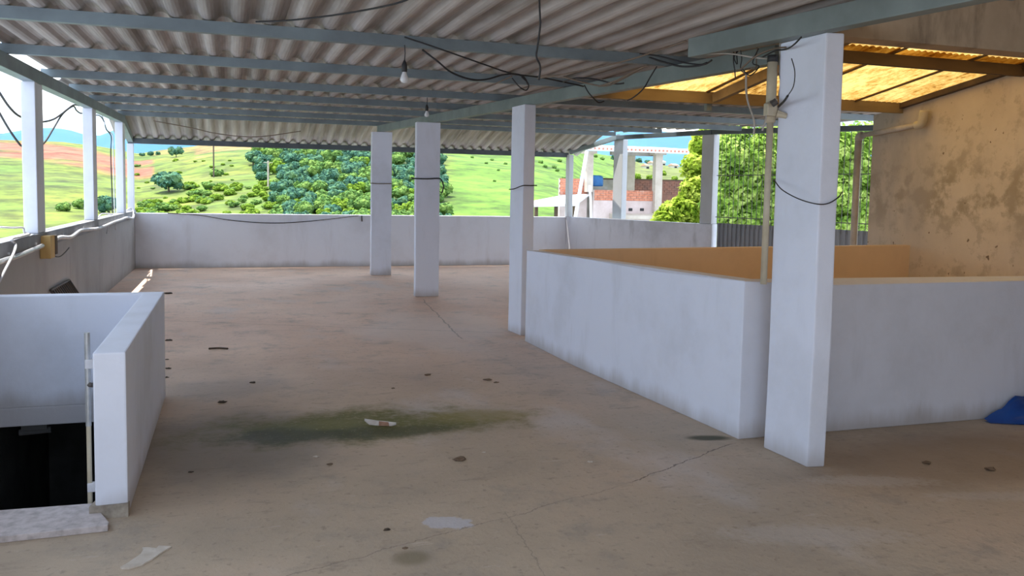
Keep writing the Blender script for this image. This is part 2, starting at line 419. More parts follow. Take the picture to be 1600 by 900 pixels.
def smooth_path(pts, k=5):
    pts = [Vector(p) for p in pts]; out = []
    for i in range(len(pts) - 1):
        p0 = pts[max(i - 1, 0)]; p1 = pts[i]; p2 = pts[i + 1]; p3 = pts[min(i + 2, len(pts) - 1)]
        for j in range(k):
            t = j / k
            out.append(.5 * ((2 * p1) + (p2 - p0) * t + (2 * p0 - 5 * p1 + 4 * p2 - p3) * t * t + (3 * p1 - p0 - 3 * p2 + p3) * t ** 3))
    out.append(pts[-1]); return out
def cable(name, pts, r, mat, label, cat='cable', group=None, k=5, n=5):
    return tag(MB().tube(smooth_path(pts, k), r, n).build(name, mat, smooth=True), label, cat, group)
def struct(o, label, cat='wall'): return tag(o, label, cat, kind='structure')

# ------------------------------------------------------------------ measurements of the terrace
XL = -1.72                      # inner face of the left parapet
YB = 17.40                      # inner face of the far parapet
def bnd_x(y): return 8.25 + .236 * (13.75 - y)          # right-hand boundary line
def beam_bot(y): return 2.475 + .0165 * (y - 7.8)       # underside of the rafters
PUR = [1.3, 3.25, 6.15, 8.0, 9.82, 11.40, 12.90, 14.46, 16.0]
def pur_bot(y): return beam_bot(y) + .125
PH = .078                       # purlin height
EAVE_Y = 17.40; RIDGE = 16.0

# ------------------------------------------------------------------ floor
A = (-1.60, -.62, 4.42, 6.60)   # stair opening
Bv = (3.13, 7.67, 4.76, 8.22)   # light well
b = MB()
zb = -.13
def slab(x0, x1, y0, y1): b.box(x0, x1, y0, y1, zb, 0)
slab(XL - .13, 9.9, -5, A[2])
slab(XL - .13, A[0], A[2], A[3]); slab(A[1], 9.9, A[2], Bv[2])
slab(A[1], Bv[0], Bv[2], A[3]); slab(Bv[1], 9.9, Bv[2], A[3])
slab(XL - .13, Bv[0], A[3], Bv[3]); slab(Bv[1], 9.9, A[3], Bv[3])
b.prism([(XL - .13, Bv[3]), (9.6, Bv[3]), (bnd_x(13.75) + .1, 13.75), (6.98, YB + .1), (XL - .13, YB + .1)], zb, 0)
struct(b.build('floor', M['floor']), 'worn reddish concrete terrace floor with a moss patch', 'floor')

# ------------------------------------------------------------------ parapets
wl = empty('wall_left', (XL, 8, 0)); struct(wl, 'unpainted grey parapet wall along the left edge of the terrace')
MB().box(XL - .12, XL, -5, YB + .12, 0, .945).build('parapet', M['render_grey'], wl)
MB().box(XL - .14, XL + .012, -5, YB + .12, .945, 1.085).build('coping', M['coping'], wl, bevel=.006)
wbk = MB().box(XL, 6.98, YB, YB + .13, 0, 1.04).build('wall_back', M['paint_far'], bevel=.006)
struct(wbk, 'long pale parapet wall at the far end of the terrace')
b = MB(); p0 = (6.95, YB); p1 = (bnd_x(13.6), 13.6)
b.prism([p0, p1, (p1[0] + .13, p1[1] + .03), (p0[0] + .13, p0[1] + .03)], 0, 1.045)
struct(b.build('wall_right', M['paint_rough'], bevel=.006), 'patchy grey white parapet on the right, before the steel gate')

# stair enclosure: two low white walls
b = MB()
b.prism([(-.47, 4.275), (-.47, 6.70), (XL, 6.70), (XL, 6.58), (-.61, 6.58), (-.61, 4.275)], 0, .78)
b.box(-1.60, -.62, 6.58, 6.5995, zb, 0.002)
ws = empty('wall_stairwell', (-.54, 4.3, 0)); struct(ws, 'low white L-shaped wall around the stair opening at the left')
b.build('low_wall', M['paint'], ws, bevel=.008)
MB().prism([(-.635, 4.268), (-.468, 4.262), (-.465, 4.30), (-.60, 4.32)], 0, lambda x, y: .07 + .02 * math.sin(x * 60)).build('crumbled_base', M['cement'], ws)

# light well walls
b = MB()
b.prism([(3.075, 4.640), (3.78, 4.640), (8.2, 4.615), (8.2, 4.735), (3.21, 4.76), (3.06, 8.22), (3.04, 8.37), (2.915, 8.37), (2.93, 7.02), (3.012, 5.69)], 0,
        lambda x, y: 1.02 if y < 5.5 and x < 3.6 else (.955 if y > 8 else (1.0 if x > 6 else .985)))
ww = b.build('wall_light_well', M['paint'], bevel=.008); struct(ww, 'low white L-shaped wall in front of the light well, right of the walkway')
b = MB(); b.prism([(3.06, 8.22), (7.67, 8.16), (7.67, 8.28), (3.04, 8.34)], -2.6, lambda x, y: .965 + .01 * (x - 3))
struct(b.build('wall_light_well_back', M['ochre']), 'low wall coloured with orange roof light at the far side of the light well')
b = MB(); b.box(3.09, 3.21, 4.76, 8.2, -2.6, -.001); b.box(3.09, 7.67, 4.64, 4.76, -2.6, -.001); b.box(3.1, 7.7, 4.7, 8.3, -2.7, -2.6)
struct(b.build('wall_light_well_shaft', M['ochre']), 'orange-tinted plaster shaft of the light well below floor level')

# stained house wall and gable
def yel(y): return 2.70 + .151 * (8.35 - y)      # translucent roof, top of the eave board at y 8.35
b = MB()
poly = [(8.88, -2.7), (8.88, 2.60), (8.36, yel(8.36) - .02), (4.6, yel(4.6) - .02), (4.6, -2.7)]
n = len(poly)
b.add([(7.67, y, z) for y, z in poly] + [(7.87, y, z) for y, z in poly], [tuple(range(n)), tuple(range(n, 2 * n))[::-1]] + [(i, n + i, n + (i + 1) % n, (i + 1) % n) for i in range(n)])
struct(b.build('wall_house', M['stained']), 'tall ochre plaster house wall with brown damp stains on the right')
b = MB().box(3.62, 8.2, 4.62, 4.80, 2.585, 3.62)
struct(b.build('wall_gable', M['gable'], bevel=.004), 'brown stained cement gable beam above the light well')

# slab added to block the sun over the bay to the right of the camera (out of the picture, keeps that bay in shade)
struct(MB().box(1.9, 8.8, -5, 4.80, 3.621, 3.74).build('ceiling_added_shade', M['concrete']), 'added unseen slab that shades the bay in front of the gable', 'ceiling')
struct(MB().box(1.9, 8.2, -2.4, -2.2, 0, 3.62).build('wall_added_rear', M['gable']), 'added rear wall that darkens the bay, behind the camera')  # added out of view to cut the light from behind on the right
struct(MB().box(8.21, 8.40, -5, 4.61, 0, 3.62).build('wall_added_side', M['gable']), 'added side wall that darkens the bay, right of the camera')  # added out of view to keep side light off the bay
b = MB(); poly = [(4.80, 2.60), (8.38, 2.66), (8.38, yel(8.38)), (4.80, yel(4.80))]
b.add([(3.802, y, z) for y, z in poly] + [(3.85, y, z) for y, z in poly], [(0, 1, 2, 3), (7, 6, 5, 4), (0, 4, 5, 1), (1, 5, 6, 2), (2, 6, 7, 3), (3, 7, 4, 0)])
struct(b.build('wall_light_block', M['gable']), 'added light-blocking strip between the corrugated and the translucent roof')  # panel added to stop sun slipping in between the two roofs

# ------------------------------------------------------------------ stairs in the well
st = empty('staircase', (-1.1, 4.5, -.13), 'dark concrete staircase descending through the opening at the left', 'staircase')
for i in range(11):
    y = 4.42 + .02 + i * .27; z = -.19 * (i + 1)
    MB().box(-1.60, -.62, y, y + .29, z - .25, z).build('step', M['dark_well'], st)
b = MB(); b.box(-1.72, -1.605, 4.42, 8.6, -2.8, -.131); b.box(-.615, -.5, 4.42, 8.6, -2.8, -.131); b.box(-1.72, -.5, 8.6, 8.72, -2.8, -.131); b.box(-1.72, -.5, 4.3, 8.7, -2.9, -2.8)
b.box(-1.72, -.5, 4.3, 4.419, -2.8, -.131)
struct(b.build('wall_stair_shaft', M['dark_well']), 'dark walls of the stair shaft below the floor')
o = empty('wall_lamp', (-1.25, 6.62, -.18), 'small grey fitting under the slab edge in the dark stair opening', 'lamp')
MB().box(-1.40, -1.24, 6.60, 6.68, -.165, -.131).build('base_plate', M['dark_well'], o)
MB().tube([(-1.42, 6.64, -.19), (-1.22, 6.64, -.18)], .022, 8).build('lamp_holder', M['dark_well'], o)

ts = MB().prism([(-1.60, 4.06), (-.535, 4.10), (-.535, 4.14), (-.64, 4.41), (-1.60, 4.45)], 0, .03)
tag(ts.build('threshold_slab', M['marble'], bevel=.004), 'speckled pale marble threshold slab in front of the stair opening', 'slab')

hp = empty('handrail_post', (-.655, 4.44, -.1), 'thin upright metal pole fixed beside the end of the stair wall', 'pole')
MB().tube([(-.655, 4.44, .40), (-.655, 4.44, .85)], .013, 10).build('tube', M['zinc'], hp)
MB().tube([(-.655, 4.44, -.06), (-.655, 4.44, .401)], .011, 10).build('lower_tube', M['pvc'], hp)
for z in (.70, .10):
    MB().box(-.665, -.605, 4.425, 4.455, z - .022, z + .022).build('bracket', M['white_plastic'], hp, bevel=.004)
MB().tube([(-.655, 4.44, .60), (-.632, 4.425, .60)], .012, 8).build('bolt', M['dark_iron'], hp)

# ------------------------------------------------------------------ pillars and posts
def pillar(name, poly, zt, label, cat='pillar', mat='paint', z0=0., zfun=None, plate=True):
    b = MB().prism(poly, z0, zfun or zt)
    cx = sum(p[0] for p in poly) / len(poly); cy = sum(p[1] for p in poly) / len(poly)
    o = b.build(name, M[mat], bevel=.009, sub=.5, wob=.006)
    return tag(o, label, cat)
pillar('pillar', [(3.150, 4.045), (3.258, 4.028), (3.235, 4.420), (3.128, 4.437)], 2.47, 'nearest white plastered pillar, standing at the corner of the low light-well wall')
pillar('pillar', [(2.975, 8.70), (3.105, 8.70), (3.085, 9.07), (2.955, 9.07)], beam_bot(8.9), 'slender white pillar at the far end of the low light-well wall')
pillar('pillar', [(2.556, 12.27), (2.905, 12.26), (2.905, 12.39), (2.556, 12.40)], beam_bot(12.3) - .004, 'broad white pillar standing free in the walkway, third from the camera')
pillar('pillar', [(2.415, 15.53), (2.775, 15.49), (2.775, 15.62), (2.415, 15.66)], beam_bot(15.5) - .004, 'farthest broad white pillar, nearest the far parapet')
LP = [('left parapet post nearest the camera, above the yellow wooden block', 9.0, 9.34), ('second white post on the left parapet, between two openings', 12.47, 12.80), ('third white post on the left parapet, under the kink of the roof beam', 15.78, 16.10)]
for lab, y0, y1 in LP:
    b = MB().box(XL - .125, XL - .005, y0, y1, 1.086, beam_bot((y0 + y1) / 2) - .002)
    tag(b.build('parapet_post', M['post'], bevel=.008), lab, 'post', 'posts on the left parapet')
tag(MB().box(XL - .115, XL - .005, YB - .02, YB + .10, 1.086, 2.33).build('parapet_post', M['post'], bevel=.006), 'corner post where the left and far parapets meet', 'post', 'posts on the left parapet')
# right-hand boundary posts
def bpost(y, w, d, zt, label, x=None):
    x = bnd_x(y) if x is None else x
    dx, dy = -.23, .97       # along the boundary, away
    nx, ny = .97, .23
    poly = [(x, y), (x + nx * w, y + ny * w), (x + nx * w + dx * d, y + ny * w + dy * d), (x + dx * d, y + dy * d)]
    b = MB().prism(poly, 1.046, zt); return tag(b.build('boundary_post', M['post_shaded'], bevel=.008), label, 'post', 'posts on the right boundary wall')
bpost(17.30, .12, .12, 2.39, 'slim post at the corner of the far and right parapets', 6.96)
bpost(16.15, .13, .30, 2.685, 'middle post on the right parapet, in front of the brick building')
bpost(13.62, .14, .30, 2.665, 'wide post on the right parapet beside the steel gate')

# ------------------------------------------------------------------ steel beams
def beam_thing(name, a, bpt, w, h, mat, label):
    return tag(MB().beam(a, bpt, w, h).build(name, M[mat], bevel=.006), label, 'beam')
bl = empty('roof_beam', (XL - .05, 8, beam_bot(8)), 'dark blue-grey steel beam over the left parapet posts, bending down at the far end', 'beam')
MB().beam((XL - .055, .8, beam_bot(.8)), (XL - .055, RIDGE + .12, beam_bot(RIDGE + .12)), .11, .125).build('long_run', M['steel'], bl, bevel=.004)
MB().beam((XL - .055, RIDGE + .06, beam_bot(RIDGE) - .005), (XL - .055, YB + .08, 2.335), .10, .12).build('sloping_end', M['steel_light'], bl, bevel=.004)
beam_thing('roof_beam', (2.585, 15.75, beam_bot(15.75)), (3.425, 4.86, beam_bot(4.86)), .09, .12, 'steel_light', 'grey-green steel beam running over the row of free pillars')
beam_thing('roof_beam', (2.95, 5.15, 2.472), (3.50, 1.9, 2.465), .10, .125, 'steel_light', 'thick grey-green beam end resting on the nearest pillar')
beam_thing('eave_beam', (XL - .1, YB + .02, 2.333), (6.98, YB + .02, 2.336), .08, .10, 'steel_dark', 'thin dark beam along the far eave above the far parapet')
beam_thing('roof_beam', (bnd_x(16.30) - .02, 16.30, 2.685), (bnd_x(13.7) + .04, 13.7, 2.667), .09, .085, 'steel_dark', 'dark steel beam over the right boundary posts')
beam_thing('roof_beam', (bnd_x(13.68) + .04, 13.68, 2.667), (9.22, 9.6, 2.53), .09, .085, 'steel_dark', 'dark steel beam above the barred gate on the right')
beam_thing('roof_beam', (bnd_x(16.25), 16.25, 2.70), (7.02, 17.36, 2.40), .08, .10, 'steel_light', 'short sloping beam end at the far right corner of the roof')

# ------------------------------------------------------------------ corrugated roof
PITCH, AMP = .20, .028
_sheet_cache = {}
def sheet_mesh(Wd, L, ph=0.):
    key = (round(Wd, 3), round(L, 3), ph)
    if key in _sheet_cache: return _sheet_cache[key]
    nx = max(4, int(round(Wd / PITCH * 10))); vs = []; fs = []
    for layer in (0, 1):
        for iy in (0, 1):
            for ix in range(nx + 1):
                x = Wd * ix / nx
                c = math.cos(2 * math.pi * (x - ph) / PITCH)
                c = math.copysign(abs(c) ** .55, c)
                vs.append((x, iy * L, AMP + AMP * c + layer * .007))
    q = nx + 1
    def id_(l, iy, ix): return l * 2 * q + iy * q + ix
    for ix in range(nx):
        fs.append((id_(0, 0, ix), id_(0, 1, ix), id_(0, 1, ix + 1), id_(0, 0, ix + 1)))
        fs.append((id_(1, 0, ix), id_(1, 0, ix + 1), id_(1, 1, ix + 1), id_(1, 1, ix)))
        for iy in (0, 1):
            f = (id_(0, iy, ix), id_(0, iy, ix + 1), id_(1, iy, ix + 1), id_(1, iy, ix)); fs.append(f if iy == 0 else f[::-1])
    for ix in (0, nx):
        f = (id_(0, 0, ix), id_(1, 0, ix), id_(1, 1, ix), id_(0, 1, ix)); fs.append(f if ix == 0 else f[::-1])
    me = bpy.data.meshes.new('roof_sheet'); me.from_pydata(vs, [], fs); me.materials.append(M['sheet'])
    _sheet_cache[key] = me; return me
ceil = empty('ceiling', (0, 8, 2.7)); struct(ceil, 'grey corrugated fibre cement roof on blue-grey steel purlins', 'roof')
X0 = -1.64; CW = 1.0
PUR_R = {9.82: 8.95, 11.40: 8.75, 12.90: 8.36, 14.46: 7.66, 16.0: 7.43}
def sheet(x, y0, z0, y1, z1, wd, L, ph=.0):
    o = link_mesh('roof_sheet', sheet_mesh(wd, L, ph), ceil)
    ang = math.atan2(z1 - z0, y1 - y0)
    o.rotation_euler = (ang, 0, 0)
    o.location = Vector((x, y0, z0)) - ceil.location
    return o
for i in range(len(PUR) - 1):
    ya, yb = PUR[i], PUR[i + 1]
    xr = 3.80 if yb < 8.1 else max(PUR_R.get(ya, 8.8), PUR_R.get(yb, 8.8)) + .10
    if ya == 8.0: xr = 3.80
    c = 0
    while True:
        x = X0 + c * CW; wd = 1.045
        if x > xr - .2: break
        if x + wd > xr: wd = xr - x
        ph = 0.
        if c == 0:
            ph = g_ = .12 if i in (3, 4) else .4
            x -= g_; wd += g_
        L = (yb - ya) + (.22 if i < len(PUR) - 2 else .16)
        zo = .004 * (c % 2)
        sheet(x, ya - .10, pur_bot(ya) + PH + .022 + zo, ya - .10 + L, pur_bot(ya - .1 + L) + PH + .001 + zo, round(wd, 3), L, ph)
        c += 1
# the strip from y 8.35 to 9.82 right of the centre beam, below the translucent roof's eave
c = 0; x = 3.80
while x < 8.7:
    wd = min(1.045, 8.9 - x); sheet(x, 8.46, pur_bot(8.46) + PH + .008, 9.96, pur_bot(9.96) + PH + .001, round(wd, 3), 1.50); x += CW
# sloping end
zr = pur_bot(RIDGE) + PH + .005; ze = 2.337 + .10 + .004
c = 0
while True:
    x = X0 + c * CW; xr = 7.30
    if x > xr - .2: break
    wd = min(1.045, xr - x)
    if c == 0: x -= .4; wd += .4
    L = math.hypot(EAVE_Y + .25 - RIDGE, (zr - ze) * 1.18)
    sheet(x, RIDGE - .02, zr + .018 + .004 * (c % 2), EAVE_Y + .02, ze + .004 * (c % 2), round(wd, 3), L)
    c += 1
# C-section purlins
for y in PUR:
    xr = 3.62 if y < 8.2 else PUR_R[y]
    zb_ = pur_bot(y) + .001; h, fl, th = PH, .06, .004
    prof = [(0, 0), (fl, 0), (fl, .014), (fl - th, .014), (fl - th, th), (th, th), (th, h - th), (fl, h - th), (fl, h), (0, h)]
    n = len(prof); b = MB()
    vs = [(XL - .10, y - fl / 2 + p, zb_ + q) for p, q in prof] + [(xr, y - fl / 2 + p, zb_ + q) for p, q in prof]
    b.add(vs, [tuple(range(n)), tuple(range(n, 2 * n))[::-1]] + [(i, n + i, n + (i + 1) % n, (i + 1) % n) for i in range(n)])
    b.build('purlin', M['steel'], ceil)
# two short purlins right of the beam under the translucent eave
b = MB().beam((3.40, 8.62, pur_bot(8.62)), (8.9, 8.62, pur_bot(8.62)), .045, PH).build('purlin', M['steel'], ceil)

# ------------------------------------------------------------------ translucent yellow roof
yr = empty('translucent_roof', (5.8, 8.3, 2.6), 'yellowed translucent sheet roof over the light well', 'roof')
xs = [3.84, 4.99, 6.005, 6.965, 7.74]
def ysheet(x0, x1, ya, yb_, dz=0.):
    nx = int((x1 - x0) / .076 * 4); vs = []; fs = []
    for l in (0, .002):
        for y in (ya, yb_):
            for i in range(nx + 1):
                x = x0 + (x1 - x0) * i / nx
                vs.append((x, y, yel(y) + .012 + dz + .009 * math.cos(2 * math.pi * x / .076)))
        break
    q = nx + 1
    fs = [(i, i + 1, q + i + 1, q + i) for i in range(nx)]
    b = MB(); b.add(vs, fs); return b.build('roof_sheet', M['yellow'], yr, smooth=True, recalc=False)
for i in range(4):
    ysheet(xs[i] - .02, xs[i + 1] + .02, 6.65, 8.50, .003 * (i % 2)); ysheet(xs[i] - .02, xs[i + 1] + .02, 4.75, 6.83, .012 + .003 * (i % 2))
for x in (4.99, 6.005, 6.965):
    MB().beam((x, 8.40, yel(8.40) - .012), (x, 4.82, yel(4.82) - .012), .022, .016).build('seam_batten', M['wood'], yr)
MB().beam((3.62, 6.75, yel(6.75) - .12), (7.66, 6.75, yel(6.75) - .12), .06, .11).build('cross_beam', M['wood'], yr)
MB().beam((5.06, 8.33, yel(8.33) - .125), (5.10, 4.81, yel(4.81) - .125), .06, .10).build('rafter', M['wood_pale'], yr)
MB().beam((3.34, 8.40, 2.562), (7.66, 8.40, 2.585), .05, .125).build('eave_board', M['wood_pale'], yr)
MB().beam((7.635, 8.38, yel(8.38) - .055), (7.635, 4.81, yel(4.81) - .055), .068, .06).build('eave_shadow_strip', M['wood'], yr)  # dark strip added for the eave shadow; also closes a bright slit
MB().box(5.02, 5.08, 8.43, 8.49, 2.50, 2.69).build('stub_post', M['steel_light'], yr)

# ------------------------------------------------------------------ gate and bars on the right boundary
def gx(y): return bnd_x(y) + .07
gt = empty('steel_gate', (gx(12), 12, 0), 'grey profiled steel gate topped by tall thin vertical bars', 'gate')
pts = []
y = 13.55; k = 0; ylo = 10.25
prof = []
while y > ylo:
    for dd, off in ((0, 0), (.035, 0), (.045, .02), (.08, .02), (.09, 0)): prof.append((y - dd, off))
    y -= .10
b = MB(); vs = []
nrm = Vector((.97, .23, 0))
for yy, off in prof:
    for z in (.02, 1.07): vs.append((gx(yy) + off * nrm.x, yy + off * nrm.y, z))
b.add(vs, [(2 * i, 2 * i + 1, 2 * i + 3, 2 * i + 2) for i in range(len(prof) - 1)])
b.build('profiled_sheet', M['gate'], gt, recalc=False)
for y in np.arange(13.5, 10.4, -.105):
    MB().tube([(gx(y), y, 1.0), (gx(y), y, 2.66 - max(0, 13.5 - y) * .034)], .0055, 5).build('bar', M['bar_grey'], gt)
for z in (1.17, 1.92):
    MB().beam((gx(13.6), 13.6, z), (gx(10.35), 10.35, z), .010, .014).build('rail', M['bar_grey'], gt)

# downpipe of the translucent roof
dp = empty('downpipe', (7.56, 9.0, 0), 'grey drain pipe running down the end of the stained house wall', 'pipe')
p_top = atx(1440, 195, 7.58); p_el = Vector((7.56, 9.0, aty(1336, 213, 9.0).z))
MB().tube([(7.56, 9.0, 0), (7.56, 9.0, p_el.z - .02)], .045, 12).build('vertical_pipe', M['pvc_grey'], dp, smooth=True)
MB().tube(smooth_path([(7.56, 9.0, p_el.z - .05), (7.56, 8.99, p_el.z - .005), (7.56, 8.94, p_el.z + .012)], 4), .050, 12).build('elbow', M['pvc_grey'], dp, smooth=True)
MB().tube([(7.56, 8.95, p_el.z + .01), (7.58, p_top.y + .06, p_top.z)], .032, 12).build('sloping_pipe', M['pvc_grey'], dp, smooth=True)
MB().tube(smooth_path([(7.58, p_top.y + .08, p_top.z - .002), (7.58, p_top.y, p_top.z + .02), (7.58, p_top.y - .03, p_top.z + .16)], 5), .050, 12).build('outlet', M['pvc'], dp, smooth=True)

# pipe and fitting on the nearest pillar
cp = empty('conduit_pipe', (3.075, 4.45, 1.1), 'cream plastic conduit pipe up the left side of the nearest pillar', 'pipe')
MB().tube([(3.093, 4.46, 1.02), (3.093, 4.46, 2.02)], .020, 10).build('lower_pipe', M['pvc'], cp, smooth=True)
MB().tube([(3.093, 4.46, 2.0), (3.093, 4.46, 2.36)], .030, 10).build('upper_pipe', M['pvc'], cp, smooth=True)
MB().tube([(3.093, 4.46, 2.36), (3.093, 4.46, 2.40)], .032, 10).build('cap', M['black'], cp, smooth=True)
fx = empty('lamp_holder', (3.07, 4.40, 2.1), 'old cream plastic lamp holder tied to the pipe on the nearest pillar', 'lamp holder')
q = aty(1203, 172, 4.40)
MB().prism([(q.x - .035, 4.37), (q.x + .04, 4.38), (q.x + .035, 4.43), (q.x - .02, 4.44)], q.z - .035, lambda x, y: q.z + .05 + (x - q.x) * .5).build('body', M['pvc'], fx, bevel=.008)
MB().tube([q + Vector((.035, -.02, -.02)), q + Vector((.085, -.045, -.035))], [.022, .016], 8).build('clip', M['pvc'], fx)
MB().tube([q + Vector((-.01, -.03, .03)), q + Vector((.01, -.05, .05))], .02, 8).build('socket', M['dark_iron'], fx)

# ------------------------------------------------------------------ light bulbs
def bulb(name, x, y, ztop, zs, zb_, label, cordpts=None):
    o = empty(name, (x, y, ztop), label, 'light bulb')
    MB().tube(cordpts or [(x, y, ztop), (x + .004, y, (ztop + zs) / 2), (x, y, zs)], .004, 5).build('cord', M['black'], o)
    MB().lathe((x, y, zs - .075), [(.014, 0), (.02, .005), (.02, .05), (.012, .07), (.005, .085)], 12).build('socket', M['black'], o, smooth=True)
    h = zs - .07 - zb_
    MB().lathe((x, y, zb_), [(.004, 0), (.022, .006), (.031, h * .28), (.029, h * .45), (.020, h * .72), (.015, h * .88), (.014, h)], 14).build('bulb', M['glassbulb'], o, smooth=True)
    return o
zc = beam_bot(6.15) + .13
p_s = aty(632, 96, 6.08); p_b = aty(630, 130, 6.08)
bulb('hanging_bulb', p_s.x, 6.08, zc, p_s.z, p_b.z, 'bare light bulb hanging from the nearest purlin')
p_s = aty(667, 168, 10.6); p_b = aty(667, 183, 10.6)
bulb('hanging_bulb', p_s.x, 10.6, pur_bot(10.6) + PH, p_s.z + .03, p_b.z, 'bare light bulb above the broad pillar in the middle')

# ------------------------------------------------------------------ left parapet: pipes, block, cables, grate
P = lambda px, py, X=XL + .05: atx(px, py, X)
def on_top(pts, r): return [Vector((p.x, p.y, max(p.z, 1.086 + r))) if p.x < XL + .013 + r else p for p in pts]
blk = empty('wooden_block', (XL, 9.2, .85), 'yellow wooden block fixed to the left parapet below the nearest post', 'block')
MB().box(XL + .001, XL + .095, 9.02, 9.22, .845, 1.06).build('board', M['wood_block'], blk, bevel=.005)
MB().box(XL + .001, XL + .10, 9.221, 9.33, .87, 1.055).build('brown_side_piece', M['wood'], blk, bevel=.004)
cable('metal_pipe', [P(-30, 421), P(0, 409), P(30, 399), P(66, 384)], .021, M['zinc'], 'straight grey metal pipe along the left parapet, in front of the wooden block', 'pipe', n=8)
cable('white_conduit', [P(80, 378, XL + .06), P(93, 371), P(110, 370.5), P(121, 363), P(128, 359.5), P(150, 357.5), P(164, 353), P(178, 347), P(190, 343), P(198, 340), P(207, 341), P(209, 336, XL + .05)], .021, M['white_plastic'], 'wavy white plastic conduit sagging along the left parapet beyond the wooden block', 'pipe', n=8)
cable('white_cable', on_top([P(-5, 447, XL + .08), P(10, 418, XL + .10), P(22, 394, XL + .08), P(24, 382, XL + .05), P(18, 374, XL + .03), P(30, 372, XL + .01), P(46, 369, XL)], .012), .011, M['white_plastic'], 'thick white cable looping down over the left parapet at the picture edge')
for i, (a, b_, lab) in enumerate((((172, 349), (167, 365), 'short white cable tail below the white conduit'), ((182, 346), (181, 359), 'second short white cable tail near the far end of the conduit'))):
    cable('cable_tail', [P(*a), P((a[0] + b_[0]) / 2 - 1, (a[1] + b_[1]) / 2), P(*b_)], .007, M['white_plastic'], lab)
cable('black_cable', [P(79, 388, XL + .06), P(82, 396), P(88, 401), P(95, 400), P(103, 393), P(108, 387)], .006, M['black'], 'thin dark wire curling below the wooden block')
for i, (px, py, lab) in enumerate(((12, 397, 'nearest the picture edge'), (55, 381, 'left of the wooden block'), (97, 366, 'just right of the wooden block'), (129, 356, 'halfway along the white conduit'))):
    o = P(px, py, XL + .0121)
    tag(MB().tube([o, o + Vector((.012, 0, 0))], .014, 8).build('bolt', M['white_plastic']), 'small white bolt on the left parapet coping, ' + lab, 'bolt', 'bolts on the left coping')
# white cable coils over the coping
cable('white_cable', on_top([P(0, 355, XL - .15), P(20, 356, XL - .1), P(36, 356, XL - .06), P(38, 363, XL - .05), P(44, 366, XL - .03), P(25, 372, XL - .02)], .010), .009, M['white_plastic'], 'loose white cable lying on top of the left coping at the picture edge')
cable('white_cable', on_top([P(154, 340, XL - .06), P(158, 334.5, XL - .06), P(166, 334, XL - .06), P(176, 336, XL - .06)], .011), .010, M['white_plastic'], 'white cable arching over the coping between the second and third left posts')
cable('white_cable', on_top([P(198, 329, XL - .05), P(203, 325, XL - .03), P(208, 329, XL + .02), P(208, 337, XL + .045), P(206, 342, XL + .05)], .013), .012, M['white_plastic'], 'white cable looping at the corner post of the left parapet')
# outdoor cables beyond the left parapet
Q = lambda px, py: atx(px, py, -2.0)
cable('black_cable', [Q(-12, 128), Q(0, 146), Q(12, 164), Q(24, 177), Q(36, 184), Q(55, 190), Q(70, 190), Q(84, 186), Q(96, 178), Q(106, 170), Q(115, 164), Q(124, 165)], .012, M['black'], 'upper black overhead cable swinging outside the left parapet')
cable('black_cable', [Q(-10, 160), Q(0, 178), Q(14, 202), Q(28, 222), Q(36, 229), Q(55, 232), Q(70, 222), Q(84, 200), Q(98, 178), Q(114, 166), Q(119, 172), Q(126, 177), Q(132, 176)], .011, M['black'], 'lower black overhead cable swinging outside the left parapet')
cable('black_cable', [Q(148, 180), Q(156, 181), Q(162, 189), Q(166, 202), Q(171, 208), Q(174, 216), Q(173, 240), Q(175, 300), Q(176, 333)], .010, M['black'], 'dark cable dropping between the second and third left posts')
cable('white_cable', [Q(148, 172), Q(158, 178), Q(166, 201), Q(172, 207), Q(176, 214), Q(177, 250), Q(179, 333)], .009, M['white_plastic'], 'pale cable dropping beside the dark one at the third left post')
# leaning grate
g = empty('iron_grate', (XL + .1, 10, .2), 'black iron grate leaning against the left parapet behind the stair wall', 'grate')
G00 = Vector((XL + .30, 9.40, .008)); G10 = Vector((XL + .30, 10.42, .008)); G01 = Vector((XL + .016, 9.40, .50)); G11 = Vector((XL + .016, 10.42, .50))
for a, c_ in ((G00, G10), (G01, G11), (G00, G01), (G10, G11)): MB().tube([a, c_], .012, 6).build('frame_bar', M['dark_iron'], g)
for i in range(1, 11):
    t_ = i / 11; MB().tube([G00.lerp(G10, t_), G01.lerp(G11, t_)], .009, 5).build('bar', M['dark_iron'], g)

# ------------------------------------------------------------------ wires on roof, pillars and walls
cable('hanging_wire', [aty(843, -12, 4.6), aty(843, 10, 4.6), aty(844, 40, 4.62), aty(840, 72, 4.65), aty(838, 88, 4.66), aty(844, 104, 4.68), aty(842, 125, 4.7)], .006, M['black'], 'dark wire hanging down from the roof near the middle of the picture')
cable('sagging_wire', [aty(632, 58, 6.06), aty(680, 74, 6.0), aty(720, 88, 6.0), aty(760, 102, 6.1), aty(800, 115, 6.2), aty(850, 122, 6.3), aty(912, 135, 6.4)], .006, M['black'], 'long dark wire sagging from the bulb purlin to the centre beam')
cable('sagging_wire', [aty(660, 78, 6.06), aty(685, 97, 6.0), aty(705, 113, 6.05), aty(735, 124, 6.1), aty(760, 124, 6.2), aty(790, 116, 6.3), aty(815, 118, 6.3), aty(825, 132, 6.35)], .007, M['black'], 'second dark wire looping below the bulb purlin')
cable('twine', [aty(840, 122, 6.0), aty(880, 116, 5.8), aty(930, 106, 5.6), aty(985, 93, 5.4), aty(1030, 78, 5.2), aty(1072, 64, 5.0)], .006, M['brown_wire'], 'pale brown twine stretched from the roof centre to the thick beam end')
cable('twine', [aty(935, 135, 5.6), aty(960, 127, 5.5), aty(980, 117, 5.4), aty(1000, 107, 5.3), aty(1012, 103, 5.25)], .006, M['brown_wire'], 'short brown twine above the centre beam')
